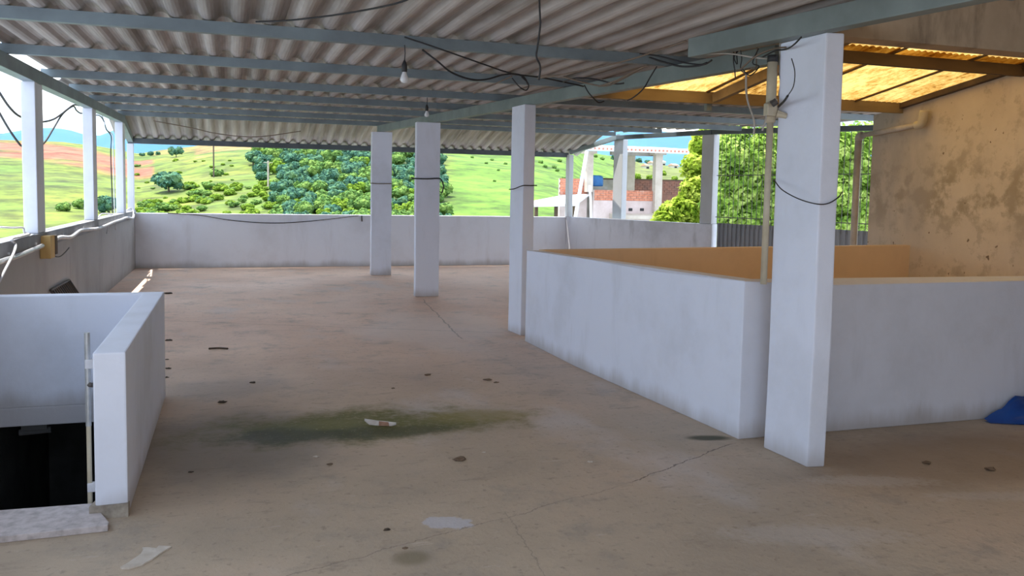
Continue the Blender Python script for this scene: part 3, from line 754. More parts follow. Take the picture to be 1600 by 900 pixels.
cable('twine', [aty(880, 120, 5.9), aty(920, 131, 5.8), aty(948, 134, 5.7), aty(975, 122, 5.5), aty(1005, 105, 5.3)], .006, M['brown_wire'], 'brown twine looping above the centre beam')
cable('tie_wire', [aty(1026, 104, 5.6), aty(1015, 122, 5.7), aty(1005, 139, 5.7), aty(990, 152, 5.75), aty(980, 157, 5.8)], .005, M['black'], 'dark tie wire crossing the centre beam right of its middle')
cable('tie_wire', [aty(913, 133, 7.0), aty(919, 144, 6.98), aty(926, 152, 6.95), aty(935, 160, 7.0), aty(944, 158, 7.0)], .006, M['black'], 'dark tie wire crossing the centre beam left of its middle')
cable('ceiling_wire', [aty(400, 34, 6.0), aty(450, 32, 5.8), aty(520, 24, 5.5), aty(580, 14, 5.2), aty(620, 5, 5.0), aty(650, -6, 4.9)], .006, M['black'], 'thin dark wire rising along the underside of the roof sheets')
cable('black_cable', [aty(1015, 90, 5.5), aty(1040, 98, 5.3), aty(1065, 104, 5.2), aty(1090, 103, 5.1), aty(1105, 98, 5.05)], .007, M['black'], 'black cable bundle where the thick beam end meets the centre beam')
cable('black_cable', [aty(1000, 84, 5.6), aty(1030, 88, 5.4), aty(1070, 98, 5.2), aty(1098, 101, 5.1), aty(1112, 94, 5.0)], .006, M['black'], 'second black cable beside the bundle at the beam end')
cable('far_wire', [aty(240, 189, 15.9), aty(300, 200, 15.9), aty(340, 209, 15.9), aty(400, 214, 15.9), aty(470, 205, 15.9)], .008, M['brown_wire'], 'thin wire slung below the sloping far end of the roof')
cable('wall_wire', [aty(262, 333, 17.38), aty(310, 336, 17.385), aty(360, 344, 17.385), aty(420, 348.5, 17.385), aty(480, 346, 17.385), aty(560, 337, 17.38)], .008, M['black'], 'thin dark wire hanging in a shallow curve on the far parapet')
cable('wall_wire', [aty(565, 337, 17.38), aty(565.5, 346, 17.385)], .012, M['black'], 'short dark wire end on the far parapet beside the farthest pillar', k=2)
# wires on pillars
cable('pillar_wire', [aty(1212, 281, 4.40) + Vector((-.01, 0, 0)), aty(1226, 296, 4.22) + Vector((-.02, 0, 0)), aty(1248, 311, 4.10) + Vector((-.012, -.02, 0)), aty(1278, 319, 4.02), aty(1296, 317, 4.015), aty(1310, 308, 4.015), aty(1316, 300, 4.05)], .0035, M['black'], 'thin dark wire sagging across the nearest pillar')
cable('pillar_wire', [aty(1238, 150, 4.12) + Vector((-.03, 0, 0)), aty(1247, 135, 4.10) + Vector((-.03, 0, 0)), aty(1249, 112, 4.10) + Vector((-.03, 0, 0)), aty(1244, 92, 4.15) + Vector((-.03, 0, 0))], .003, M['black'], 'black wire arching on the upper left of the nearest pillar')
cable('black_cable', [aty(1216, 167, 4.36), aty(1226, 157, 4.25), aty(1238, 150, 4.12) + Vector((-.03, 0, 0))], .007, M['black'], 'black wire leaving the old lamp holder')
cable('pillar_wire', [aty(797, 296, 8.9) + Vector((-.01, 0, 0)), aty(806, 295, 8.78) + Vector((-.02, -.01, 0)), aty(817, 290, 8.685), aty(828, 290, 8.685), aty(839, 290, 8.69)], .006, M['black'], 'thin wire tied round the slender pillar')
cable('pillar_wire', [aty(643, 278, 12.3), aty(648, 279, 12.255), aty(668, 279.5, 12.25), aty(686, 279, 12.25), aty(691, 284, 12.25), aty(693, 292, 12.25), aty(690, 302, 12.25)], .011, M['black'], 'black wire tied round the broad middle pillar with a loose loop')
cable('pillar_wire', [aty(578, 286, 15.5), aty(590, 287, 15.49), aty(612, 287, 15.47)], .009, M['brown_wire'], 'thin wire tied round the farthest pillar', k=3)
# tangle at the nearest pillar
def tangle(name, pts, r, m, lab): cable(name, [aty(a, b_, c_) for a, b_, c_ in pts], r, M[m], lab)
tangle('tangled_wire', [(1147, 78, 4.9), (1146, 95, 4.85), (1148, 110, 4.85), (1149, 122, 4.85)], .004, 'black', 'left dark wire hanging from the thick beam beside the nearest pillar')
tangle('tangled_wire', [(1157, 78, 4.8), (1159, 92, 4.8), (1157, 105, 4.8), (1160, 112, 4.8), (1170, 115, 4.75)], .004, 'black', 'second dark wire hanging from the thick beam beside the nearest pillar')
tangle('tangled_wire', [(1183, 72, 4.7), (1182, 92, 4.7), (1180, 108, 4.7), (1166, 116, 4.7), (1163, 110, 4.7), (1172, 107, 4.7)], .004, 'brown_wire', 'brown looped wire in the tangle left of the nearest pillar')
tangle('tangled_wire', [(1155, 110, 4.75), (1165, 101, 4.7), (1175, 92, 4.65), (1188, 84, 4.6), (1210, 76, 4.5), (1228, 74, 4.3)], .006, 'brown_wire', 'pale brown wire slanting up to the nearest pillar top')
tangle('tangled_wire', [(1166, 116, 4.7), (1166, 140, 4.68), (1169, 160, 4.66), (1176, 180, 4.65), (1179, 194, 4.65), (1178, 210, 4.65)], .007, 'pvc_grey', 'long pale wire hanging free left of the nearest pillar')
tangle('tangled_wire', [(1198, 178, 4.40), (1195, 192, 4.40), (1191, 204, 4.40)], .006, 'pvc_grey', 'short pale wire hanging from the old lamp holder')
tangle('tangled_wire', [(1190, 90, 4.6), (1210, 80, 4.5), (1228, 77, 4.36), (1240, 70, 4.2), (1252, 58, 4.1)], .005, 'black', 'black wire bundle passing over the top of the nearest pillar')
tangle('tangled_wire', [(1219, 64, 4.45), (1219, 90, 4.45), (1218, 112, 4.45), (1220, 130, 4.45), (1217, 150, 4.45)], .006, 'pvc_grey', 'pale wire running down beside the cream conduit pipe')

tangle('tangled_wire', [(1150, 76, 4.88), (1152, 100, 4.86), (1147, 90, 4.86), (1153, 80, 4.88)], .004, 'black', 'narrow black wire loop in the tangle at the beam end')
tangle('tangled_wire', [(1185, 76, 4.7), (1176, 98, 4.68), (1186, 104, 4.66), (1172, 118, 4.66), (1160, 108, 4.68)], .004, 'black', 'thin black wire knotted above the long pale wire')
tangle('tangled_wire', [(1100, 84, 5.0), (1140, 84, 4.85), (1180, 90, 4.65), (1205, 92, 4.5)], .006, 'pvc_grey', 'pale straight wire along the underside of the thick beam')
tangle('tangled_wire', [(880, 128, 6.2), (900, 122, 6.0), (930, 124, 5.9), (960, 131, 5.8), (975, 130, 5.75)], .006, 'black', 'dark loose wire above the centre beam, left of the twine')
tangle('tangled_wire', [(800, 122, 6.3), (812, 136, 6.3), (822, 141, 6.32), (826, 132, 6.33), (815, 120, 6.3)], .005, 'black', 'dark wire loop hanging where the sagging wires meet')
tangle('tangled_wire', [(740, 146, 7.6), (760, 137, 7.5), (780, 128, 7.4), (800, 119, 7.3)], .006, 'brown_wire', 'thin brown wire slanting below the second purlin')

# ------------------------------------------------------------------ things on the floor
tb = empty('broken_tile', (.93, 5.58, 0), 'broken white tile piece with brown edge lying on the moss patch', 'tile piece')
pp = [atz(569.5, 654, .02), atz(590, 657, .022), atz(619, 660, .02), atz(612, 664.5, .006), atz(592, 664, .006), atz(577, 662.5, .006)]
b = MB(); n = len(pp)
b.add([p + Vector((0, 0, -.012)) if False else Vector((p.x, p.y, max(.0005, p.z - .016))) for p in pp] + list(pp), [tuple(range(n))[::-1], tuple(range(n, 2 * n))] + [(i, (i + 1) % n, n + (i + 1) % n, n + i) for i in range(n)])
b.build('tile', M['paper'], tb)
q1 = [atz(592, 658.5, .024), atz(607, 660, .0235), atz(608, 665, .0085), atz(592, 664.5, .0085)]
b = MB(); b.add([p - Vector((0, 0, .003)) for p in q1] + [p + Vector((0, 0, .002)) for p in q1], [(3, 2, 1, 0), (4, 5, 6, 7), (0, 1, 5, 4), (1, 2, 6, 5), (2, 3, 7, 6), (3, 0, 4, 7)])
tag(b.build('brown_face', M['paper_brown'], tb), 'brown broken face')
q1 = [atz(609, 659.5, .0235), atz(616, 660.2, .0225), atz(611, 661.8, .0165)]
sh = [(650, 860), (660, 866), (700, 865), (770, 846), (825, 815), (870, 782), (928, 747), (860, 744), (845, 758), (800, 752), (770, 753), (775, 765), (760, 790), (690, 838)]
sp = [atz(x / 3.4625, y / 3.4625 + 640) for x, y in sh]
b = MB(); b.prism([(p.x, p.y) for p in sp], .0005, .007)
tag(b.build('plaster_flake', M['plaster_chip']), 'curved white plaster flake lying on the floor in the left foreground', 'plaster flake')

def lump(px, py, s, mat, label, cat='debris', flat=.5, name='dirt_clod', group='scraps of dirt on the floor'):
    p = atz(px, py); bm = bmesh.new(); bmesh.ops.create_icosphere(bm, subdivisions=2, radius=1)
    sd = Vector((px * .37, py * .21, 3))
    for v in bm.verts:
        k = 1 + .75 * mnoise.noise(v.co * 1.7 + sd)
        v.co = Vector((v.co.x * s * k, v.co.y * s * .8 * k, max(0, (v.co.z + .55)) * s * flat * k))
    me = bpy.data.meshes.new(name); bm.to_mesh(me); bm.free(); me.materials.append(M[mat])
    return tag(link_mesh(name, me, loc=(p.x, p.y, .0005)), label, cat, group)
for px, py, s, mat, lab in (
    (263, 459, .055, 'leaf_litter', 'dark scrap on the floor at the far corner of the stair wall'),
    (264, 532, .040, 'leaf_litter', 'dark scrap on the floor against the middle of the stair wall'),
    (261, 562, .018, 'leaf_litter', 'small dark crumb beside the stair wall, halfway along'),
    (263, 576, .024, 'leaf_litter', 'dark crumb beside the stair wall, below the halfway crumb'),
    (260, 590, .022, 'leaf_litter', 'dark crumb at the near foot of the stair wall'),
    (347, 629, .030, 'leaf_litter', 'dark dry leaf on the floor left of the moss patch'),
    (605, 828, .016, 'leaf_litter', 'dark dry leaf in the foreground left of the pale paint spot'),
    (633, 857, .013, 'clod', 'small brown clod in the foreground below the dark leaf'),
    (718, 719, .040, 'clod', 'flat brown clod on the floor right of the moss patch'),
    (762, 594, .034, 'clod', 'larger brown clod on the floor beyond the moss patch'),
    (775, 598, .022, 'clod', 'small brown clod touching the larger one beyond the moss patch'),
    (668, 586, .026, 'clod', 'brown clod alone on the floor behind the moss patch'),
    (614, 607, .016, 'clod', 'tiny brown clod between the moss patch and the stair wall'),
    (515, 726, .018, 'clod', 'tiny brown clod just below the moss patch'),
    (494, 714, .016, 'plaster_chip', 'pale chip on the floor just below the moss patch'),
    (922, 722, .018, 'plaster_chip', 'pale chip on the floor left of the floor crack'),
    (756, 707, .012, 'plaster_chip', 'white speck on the floor right of the moss patch'),
    (1448, 724, .030, 'clod', 'dark scrap on the brown floor below the low wall, left one'),
    (1547, 734, .032, 'clod', 'dark scrap on the brown floor below the blue tarpaulin'),
    (298, 738, .014, 'leaf_litter', 'dark crumb on the floor right of the stair wall end'),
    (395, 598, .022, 'leaf_litter', 'dark crumb on the floor beyond the left end of the moss patch'),
):
    lump(px, py, s, mat, lab, flat=.22)
b = MB(); a = atz(326, 546); c_ = atz(356, 546)
tag(MB().tube(smooth_path([a + Vector((0, 0, .008)), a.lerp(c_, .5) + Vector((.0, .03, .008)), c_ + Vector((0, 0, .008))], 4), .009, 5).build('dry_stick', M['leaf_litter']), 'thin dark stick lying on the floor beyond the moss patch', 'stick')

# blue tarpaulin heap against the low wall
tp = empty('tarpaulin', (5.5, 4.4, 0), 'crumpled blue plastic tarpaulin heaped against the low wall at right', 'tarpaulin')
NX, NY = 44, 22; b = MB(); vs = []
def tarp_z(u, v):
    x = 5.04 + 1.35 * u
    y = 4.585 - .40 * v * min(1, .15 + u * 1.6)
    ridge = (.02 + .32 * min(1, u * 1.5) ** 1.0) * (1 - v) ** .8
    w = Vector((x * 5, y * 7, 0))
    z = ridge + .10 * min(1, u * 5) * abs(mnoise.noise(w)) + .045 * min(1, u * 5) * abs(mnoise.noise(w * 3)) * (1 - v)
    return (x, y, max(.006, z))
for i in range(NX + 1):
    for j in range(NY + 1): vs.append(tarp_z(i / NX, j / NY))
b.add(vs, [(i * (NY + 1) + j, i * (NY + 1) + j + 1, (i + 1) * (NY + 1) + j + 1, (i + 1) * (NY + 1) + j) for i in range(NX) for j in range(NY)])
k0 = len(b.v); vs2 = [(x, y, .001) for x, y, z in vs]
b.add(vs2, [(i * (NY + 1) + j, (i + 1) * (NY + 1) + j, (i + 1) * (NY + 1) + j + 1, i * (NY + 1) + j + 1) for i in range(NX) for j in range(NY)])
b.build('sheet', M['tarp'], tp, smooth=True, recalc=False)

# ------------------------------------------------------------------ foliage helpers
def leaf_mesh(name, centres, n, size, mat, seed=1, up=.4, shell=.55):
    r = np.random.default_rng(seed)
    cs = np.array([c[:3] for c in centres]); rad = np.array([c[3:6] if len(c) > 4 else (c[3],) * 3 for c in centres])
    wt = np.prod(rad, 1) ** .67; idx = r.choice(len(cs), n, p=wt / wt.sum())
    d = r.normal(size=(n, 3)); d /= np.linalg.norm(d, axis=1)[:, None]
    rr = (shell + (1 - shell) * r.random(n))[:, None]
    p = cs[idx] + d * rad[idx] * rr
    nn = d + r.normal(size=(n, 3)) * .55 + np.array([0, 0, up]); nn /= np.linalg.norm(nn, axis=1)[:, None]
    t_ = np.cross(nn, r.normal(size=(n, 3))); t_ /= np.linalg.norm(t_, axis=1)[:, None]; s_ = np.cross(nn, t_)
    sz = size * (.6 + .8 * r.random(n))[:, None]
    q = np.stack([p - t_ * sz, p + s_ * sz * .5 + nn * sz * .12, p + t_ * sz, p - s_ * sz * .5 + nn * sz * .12], 1).reshape(-1, 3)
    me = bpy.data.meshes.new(name)
    me.vertices.add(4 * n); me.vertices.foreach_set('co', q.astype(np.float32).ravel())
    me.loops.add(4 * n); me.loops.foreach_set('vertex_index', np.arange(4 * n, dtype=np.int32))
    me.polygons.add(n); me.polygons.foreach_set('loop_start', np.arange(0, 4 * n, 4, dtype=np.int32)); me.polygons.foreach_set('loop_total', np.full(n, 4, dtype=np.int32))
    me.update(); me.validate(); me.materials.append(mat); return me
def crown_mesh(name, mat, seed, n=420, sz=.6, flat=.8):
    """unit tree crown about 4 m in radius made of lumpy clusters and leaf tufts"""
    r = random.Random(seed); bm = bmesh.new(); cl = []
    for i in range(11):
        a = r.random() * 6.28; q = r.random() ** .5 * 2.5; z = r.uniform(-1.0, 1.9) * flat
        rad = r.uniform(1.1, 1.8) * (1 - .05 * q); c = Vector((q * math.cos(a), q * math.sin(a), z)); cl.append((*c, rad * 1.12))
        ret = bmesh.ops.create_icosphere(bm, subdivisions=2, radius=rad, matrix=Matrix.Translation(c))
        for v in ret['verts']: v.co += (v.co - c) * .35 * mnoise.noise(v.co * 1.3 + Vector((seed, 0, 0)))
    me0 = bpy.data.meshes.new('tmp'); bm.to_mesh(me0); bm.free()
    lm = leaf_mesh('tmp2', cl, n, sz, mat, seed, .6, .85)
    bm = bmesh.new(); bm.from_mesh(me0); bm.from_mesh(lm)
    me = bpy.data.meshes.new(name); bm.to_mesh(me); bm.free(); me.materials.append(mat)
    bpy.data.meshes.remove(me0); bpy.data.meshes.remove(lm)
    return me

# ------------------------------------------------------------------ hills
def px_b(px): return math.degrees(math.atan2(ray(px, 300).x, ray(px, 300).y))
RB = [-60, -30, -12.7, -9.5, -7.4, -6.3, -5.4, -4.2, -2.3, -1.2, 1.5, 3.5, 8.4, 13.5, 18.2, 21.6, 23.3, 25, 26.7, 29.1, 33, 49, 80]
RE = [2.6, 2.5, 2.47, 2.5, 2.3, 2.1, 1.95, 2.2, 2.5, 2.75, 3.0, 3.5, 4.3, 4.5, 4.4, 3.8, 2.75, 2.5, 2.1, 1.9, 1.8, 2, 2]
RR = [420, 420, 420, 420, 420, 420, 400, 400, 390, 390, 380, 370, 360, 380, 400, 420, 460, 520, 560, 560, 560, 560, 560]
R0, Z0 = 24., -11.
def ridge(bd):
    e = float(np.interp(bd, RB, RE)); R_ = float(np.interp(bd, RB, RR)); return R_, 1.55 + R_ * math.tan(math.radians(e))
def terr(bd, t):
    R_, zr_ = ridge(bd); r = R0 + (R_ - R0) * t
    z = Z0 + (zr_ - Z0) * t ** 1.05
    x, y = r * math.sin(math.radians(bd)), r * math.cos(math.radians(bd))
    z += 3.0 * min(1, t * 2) * (1 - t) * mnoise.noise(Vector((x * .02, y * .02, 0))) * 1.4
    return Vector((x, y, z))
def elev(p): return math.degrees(math.atan2(p.z - 1.55, math.hypot(p.x, p.y)))
BN = np.concatenate([np.arange(-60, -15, 1.5), np.arange(-15, 34, .22), np.arange(34, 80, 1.5)])
TN = np.concatenate([np.linspace(0, .35, 12), np.linspace(.37, 1, 90)])
vs = []; colr = []
def zone(bd, t, p):
    e = elev(p); w = Vector((p.x * .03, p.y * .03, 1)); nz_ = mnoise.fractal(w, 1, 2, 4)
    R_, zr_ = ridge(bd); er = math.degrees(math.atan((zr_ - 1.55) / R_)); below = er - e
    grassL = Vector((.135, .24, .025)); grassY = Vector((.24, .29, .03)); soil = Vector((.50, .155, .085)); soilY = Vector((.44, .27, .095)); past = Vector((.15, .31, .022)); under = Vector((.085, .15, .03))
    c = grassL.lerp(grassY, max(0, min(1, .5 + nz_)))
    if bd < -4.6:
        m = 1.25 + .9 * nz_ - abs(below - .72 - .10 * (bd + 9)) * 2.1; c = c.lerp(soil, max(0, min(1, m * 1.6)))
        if below < .16: c = c.lerp(grassY, .7)
    if -2.2 < bd < 3.5 and below < .55 + .3 * nz_: c = c.lerp(soilY, .85)
    if -4.6 < bd < -2.2 and below < .3: c = c.lerp(soilY, .5)
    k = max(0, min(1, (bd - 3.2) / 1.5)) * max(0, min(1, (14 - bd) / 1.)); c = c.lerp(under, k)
    k = max(0, min(1, (bd - 13.6) / .8)); c = c.lerp(past * (1 + .25 * nz_), k)
    k = max(0, min(1, (bd - 24.5) / 1.5)); c = c.lerp(Vector((.20, .25, .05)), k)
    return c
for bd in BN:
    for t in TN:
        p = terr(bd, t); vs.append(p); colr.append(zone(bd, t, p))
    R_, zr_ = ridge(bd)
    for dr, dz in ((40, -9), (150, -50)):
        vs.append(Vector(((R_ + dr) * math.sin(math.radians(bd)), (R_ + dr) * math.cos(math.radians(bd)), zr_ + dz))); colr.append(Vector((.13, .2, .03)))
nt = len(TN) + 2; b = MB()
b.add(vs, [(i * nt + j, (i + 1) * nt + j, (i + 1) * nt + j + 1, i * nt + j + 1) for i in range(len(BN) - 1) for j in range(nt - 1)])
ho = b.build('hill', M['hill'], smooth=True, recalc=False)
ca = ho.data.color_attributes.new('zone', 'FLOAT_COLOR', 'POINT')
ca.data.foreach_set('color', np.array([(*c, 1) for c in colr], dtype=np.float32).ravel())
struct(ho, 'green hillside with a band of red soil beyond the terrace', 'hill')
# ground close to the house
# blue mountains far away
MBR = [-60, -20, -12.7, -11.3, -10.2, -9.2, -8.2, -7.6, -6.6, -6.0, -5, -3, 0, 5, 12, 18, 22, 24, 25.5, 27, 28.5, 30, 34, 45, 80]
MEL = [2.5, 2.8, 2.75, 3.05, 3.2, 3.2, 2.95, 2.9, 3.35, 3.7, 3.4, 3.2, 3.0, 3.0, 3.0, 3.3, 3.9, 4.1, 4.2, 4.25, 4.1, 3.8, 3.4, 3, 3]
vs = []; MB_ = np.arange(-60, 80, .5)
for bd in MB_:
    e = float(np.interp(bd, MBR, MEL))
    for k in range(26):
        t = k / 20; R_ = 950 + 650 * min(t, 1) + (400 * (t - 1) if t > 1 else 0)
        zt_ = 1.55 + 1600 * math.tan(math.radians(e)); z = -40 + (zt_ + 40) * (min(t, 1) ** 1.1) - (max(0, t - 1) * 300)
        x, y = R_ * math.sin(math.radians(bd)), R_ * math.cos(math.radians(bd))
        z += 14 * mnoise.fractal(Vector((x * .006, y * .006, 2)), 1, 2, 4) * (1 if t < .9 else .35)
        vs.append(Vector((x, y, z)))
b = MB(); b.add(vs, [(i * 26 + j, (i + 1) * 26 + j, (i + 1) * 26 + j + 1, i * 26 + j + 1) for i in range(len(MB_) - 1) for j in range(25)])
struct(b.build('mountain', M['mountain'], smooth=True, recalc=False), 'hazy blue wooded mountain range on the horizon', 'mountain')
# haze in the valley between the hill and the mountains
hz = NT('valley_haze'); hz.t.nodes.remove(hz.b)
vsn = hz.n('ShaderNodeVolumeScatter'); vsn.inputs['Color'].default_value = (.07, .34, 1, 1); vsn.inputs['Density'].default_value = .0017; vsn.inputs['Anisotropy'].default_value = .1
hz.link(vsn.outputs[0], hz.out.inputs['Volume'])
b = MB(); b.box(-1500, 2600, 640, 940, -60, 160)
HAZE = True
if HAZE:
    o = b.build('haze', hz.m); tag(o, 'thin blue haze in the valley before the mountains', 'haze', kind='stuff')

# ------------------------------------------------------------------ trees and bushes on the hill
crowns = {'dark': [crown_mesh('crown', M['leaf_dark'], s) for s in (1, 2, 3)], 'mid': [crown_mesh('crown', M['leaf_mid'], s) for s in (4, 5, 6)], 'light': [crown_mesh('crown', M['leaf_light'], s) for s in (7, 8)]}
tb_ = MB().tube([(0, 0, -4.5), (.1, 0, -2), (0, .1, .5)], [.28, .2, .1], 6)
trunk_me = bpy.data.meshes.new('trunk'); trunk_me.from_pydata(tb_.v, [], tb_.f); trunk_me.materials.append(M['bark'])
def tree(name, p, rad, kind, label, group=None, high=.7, cat='tree', sx=1., sz=1.):
    o = empty(name, p, label, cat, group)
    k = rad / 4.0
    c = link_mesh('crown', random.choice(crowns[kind]), o, (0, 0, rad * high)); c.scale = (k * sx, k * sx, k * sz); c.rotation_euler = (0, 0, random.random() * 6.28)
    if high > .5:
        t = link_mesh('trunk', trunk_me, o, (0, 0, rad * high)); t.scale = (k, k, k)
    return o
def find_t(bd, el):
    lo, hi = .05, 1.
    for _ in range(30):
        m = (lo + hi) / 2
        if elev(terr(bd, m)) < el: lo = m
        else: hi = m
    return lo
def place(px, py_base):
    """ground point on the hill seen in that direction"""
    d = ray(px, py_base); bd = math.degrees(math.atan2(d.x, d.y)); el = math.degrees(math.atan2(d.z, math.hypot(d.x, d.y)))
    return terr(bd, find_t(bd, el))
def tree_px(name, px, py_base, w_px, kind, label, group=None, **k):
    p = place(px, py_base); dist = (p - EYE).length
    return tree(name, p, w_px * dist / F_PX / 2 * .92, kind, label, group, **k)
for dx, dy, w, kd in ((0, 0, 42, 'dark'), ):
    tree_px('round_tree', 263, 300, 58, 'dark', 'broad round dark tree alone on the grassy slope', high=.55, sz=.85)
tree_px('ridge_tree', 275, 246, 25, 'dark', 'dark tree standing on the skyline of the left hill', high=.7)
tree_px('ridge_tree', 395, 258, 38, 'dark', 'dark tree at the left edge of the wood near the orange skyline', high=.6)
tree_px('dark_tree', 170, 334, 44, 'dark', 'dark bushy tree seen between the second and third left posts', high=.6)
tree_px('dark_tree', 122, 326, 26, 'mid', 'green bush seen just left of the second left post', high=.4)
tree_px('slope_bush', 98, 330, 26, 'mid', 'low green bush between the nearest two left posts', high=.3, cat='bush')
tree_px('slope_bush', 338, 276, 24, 'mid', 'green bush on the slope right of the round dark tree', high=.3, cat='bush')
tree_px('slope_bush', 410, 282, 28, 'dark', 'dark bush below the left edge of the wood', high=.4, cat='bush')
for px, py, w in ((222, 240, 10), (236, 239, 12), (247, 238, 10)):
    tree_px('ridge_tree', px, py + 4, w, 'dark', 'small dark tree on the skyline by the corner post', 'small skyline trees', high=.4)
# scattered scrub on the left slope
r = random.Random(5); k = 0
for i in range(150):
    px = r.uniform(214, 575); py = r.uniform(290, 344) if px > 290 else r.uniform(316, 344)
    kd = r.choice(['light', 'light', 'mid'])
    tree_px('scrub_bush', px, py, r.uniform(14, 30), kd, {'light': 'yellow-green', 'mid': 'mid green'}[kd] + ' scrub bush on the lower slope, ' + ('left of the power pole' if px < 334 else 'between the two utility poles' if px < 420 else 'below the wood'), 'scrub on the lower slope', high=.3, cat='bush', sz=.7)
for i in range(34):
    px = r.uniform(214, 400); py = r.uniform(250, 335)
    tree_px('grass_tussock', px, py, r.uniform(7, 13), r.choice(['light', 'light', 'mid']), 'small shrub dotted over the open slope ' + ('left of the power pole' if px < 334 else 'right of the power pole'), 'shrubs on the open slope', high=.25, cat='bush', sz=.6)
# the wood
n = 0
rows = [(y, x) for y in (236, 244, 252, 261, 270, 279, 288, 297, 306, 315, 324, 333, 341) for x in range(408, 702, 21)]
for k_, (y, x) in enumerate(rows):
    px = x + r.uniform(-7, 7) + (10 if (y % 2) else 0); py = y + 6 + r.uniform(-4, 4)
    if px < 432 and y > 262: continue
    if px > 694: continue
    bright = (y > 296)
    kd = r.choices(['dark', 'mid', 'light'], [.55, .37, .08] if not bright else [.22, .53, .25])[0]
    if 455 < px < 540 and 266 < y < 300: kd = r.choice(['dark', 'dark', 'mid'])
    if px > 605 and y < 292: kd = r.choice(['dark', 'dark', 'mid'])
    zone_ = ('at the left end of the wood' if px < 470 else 'in the wood left of the farthest pillar' if px < 590 else 'in the wood between the two broad pillars' if px < 662 else 'at the right end of the wood')
    high_ = 'upper' if y < 272 else ('middle' if y < 300 else 'lowest')
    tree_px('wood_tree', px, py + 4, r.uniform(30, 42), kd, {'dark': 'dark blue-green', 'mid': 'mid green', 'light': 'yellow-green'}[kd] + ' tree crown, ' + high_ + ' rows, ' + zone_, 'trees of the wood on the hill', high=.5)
# dots on the bright pasture
for i, (px, py) in enumerate(((738, 247), (769, 251), (790, 257), (779, 267), (773, 284), (728, 345), (845, 255), (852, 262), (874, 253), (871, 268), (876, 292), (866, 263), (880, 281), (760, 256), (930, 246), (941, 250))):
    tree_px('pasture_bush', px, py, 7 if px < 840 else 10, 'mid', 'small dark bush dotted on the bright green pasture', 'bushes on the pasture', high=.25, cat='bush')
for i, (px, py, w) in enumerate(((962, 262, 14), (979, 270, 16), (997, 280, 18), (1016, 282, 18), (1035, 274, 16), (1053, 284, 18), (960, 250, 16), (972, 247, 16), (985, 247, 14), (998, 250, 14), (1012, 252, 12))):
    tree_px('valley_tree', px, py, w, 'light' if py > 255 else 'dark', 'small tree in the valley seen through the unfinished building', 'valley trees', high=.4)
# power pole on the slope
pb = place(334, 277); o = empty('utility_pole', pb, 'thin dark utility pole on the grassy slope', 'pole')
MB().tube([pb, pb + Vector((0, 0, 7.5))], .16, 6).build('pole', M['bark'], o); MB().beam(pb + Vector((-1.1, 0, 6.9)), pb + Vector((1.1, 0, 6.9)), .15, .15).build('crossarm', M['bark'], o)
pb = place(419, 296); o = empty('utility_pole', pb, 'pale utility pole at the edge of the wood', 'pole')
MB().tube([pb, pb + Vector((0, 0, 5.2))], .16, 6).build('pole', M['column'], o); MB().beam(pb + Vector((-.8, 0, 4.8)), pb + Vector((.8, 0, 4.8)), .12, .12).build('crossarm', M['column'], o)

# far houses in the valley
for i, (px, py, w, h, lab) in enumerate(((1008, 263, 5, 2.6, 'tiny pale house in the valley behind the left slim column'), (1018, 258, 6, 2.8, 'tiny pale house in the valley between the columns'), (1034, 257, 5, 3.6, 'taller tiny white house just right of the right column'), (1052, 262, 9, 2.6, 'long low white house in the valley beside the tree'))):
    p = place(px, py); w_ = w * p.y / F_PX * .6; YH = p.y - 3
    o = empty('far_house', p, lab, 'house')
    zt_ = p.z + h * .5
    hw = MB().box(p.x - w_, p.x + w_, YH, YH + 6, p.z - 3, zt_).build('wall', M['housewhite'], o)
    b = MB()
    b.add([(p.x - w_ - .3, YH - .5, zt_), (p.x + w_ + .3, YH - .5, zt_), (p.x + w_ + .3, YH + 6.5, zt_), (p.x - w_ - .3, YH + 6.5, zt_), (p.x - w_, YH + 3, zt_ + 1.1), (p.x + w_, YH + 3, zt_ + 1.1)], [(0, 1, 5, 4), (2, 3, 4, 5), (0, 4, 3), (1, 2, 5), (3, 2, 1, 0)])
    b.build('roof', M['houseroof'] if i != 2 else M['roofwhite'], o)
    MB().box(p.x - .8, p.x + .8, YH - .06, YH + .05, p.z - .2, p.z + .7).build('window', M['window_dark'], hw)

# ------------------------------------------------------------------ unfinished brick building next door
YN = 28.
def nz3(px, py, Y=YN): return aty(px, py, Y)
bb = empty('brick_building', nz3(980, 350), 'unfinished brick building with concrete columns and a white roof, next door', 'building')
x0, x1 = nz3(890, 320).x, nz3(1032, 320).x
zp = nz3(960, 313.5).z; zt1 = nz3(975, 297.5).z
lw = MB().box(x0 + .9, x1, YN, YN + .2, -9, zp).build('lower_wall', M['pinkplaster'], bb)
MB().box(x0 + .9, x1, YN + .03, YN + .17, zp, zt1).build('parapet_core', M['mortar'], bb)
def brick_wall(xa, xb, za, zb_, y, m, mortar=True):
    b = MB(); rr_ = random.Random(3); z = za; row = 0; bh = .085; bw = .22
    while z < zb_ - .03:
        x = xa - (bw / 2 if row % 2 else 0)
        while x < xb - .02:
            a = max(x + .006, xa); e_ = min(x + bw - .006, xb)
            if e_ - a > .03:
                dy = rr_.uniform(0, .012); b.box(a, e_, y - .012 - dy, y + .05, z + .006, min(z + bh - .006, zb_))
            x += bw
        z += bh; row += 1
    o = b.build('brick', m, bb, recalc=False); o['kind'] = 'stuff'; return o
brick_wall(x0 + .95, x1, zp, zt1, YN + .03, M['brick'])
xa, xb = nz3(879, 300).x, nz3(922, 300).x; za, zb_ = nz3(900, 308).z, nz3(900, 279).z
MB().box(xa, xb, YN + .26, YN + .4, za - 6, zb_).build('side_wall', M['pinkplaster'], bb); brick_wall(xa, xb, za, zb_, YN + .26, M['brick'])
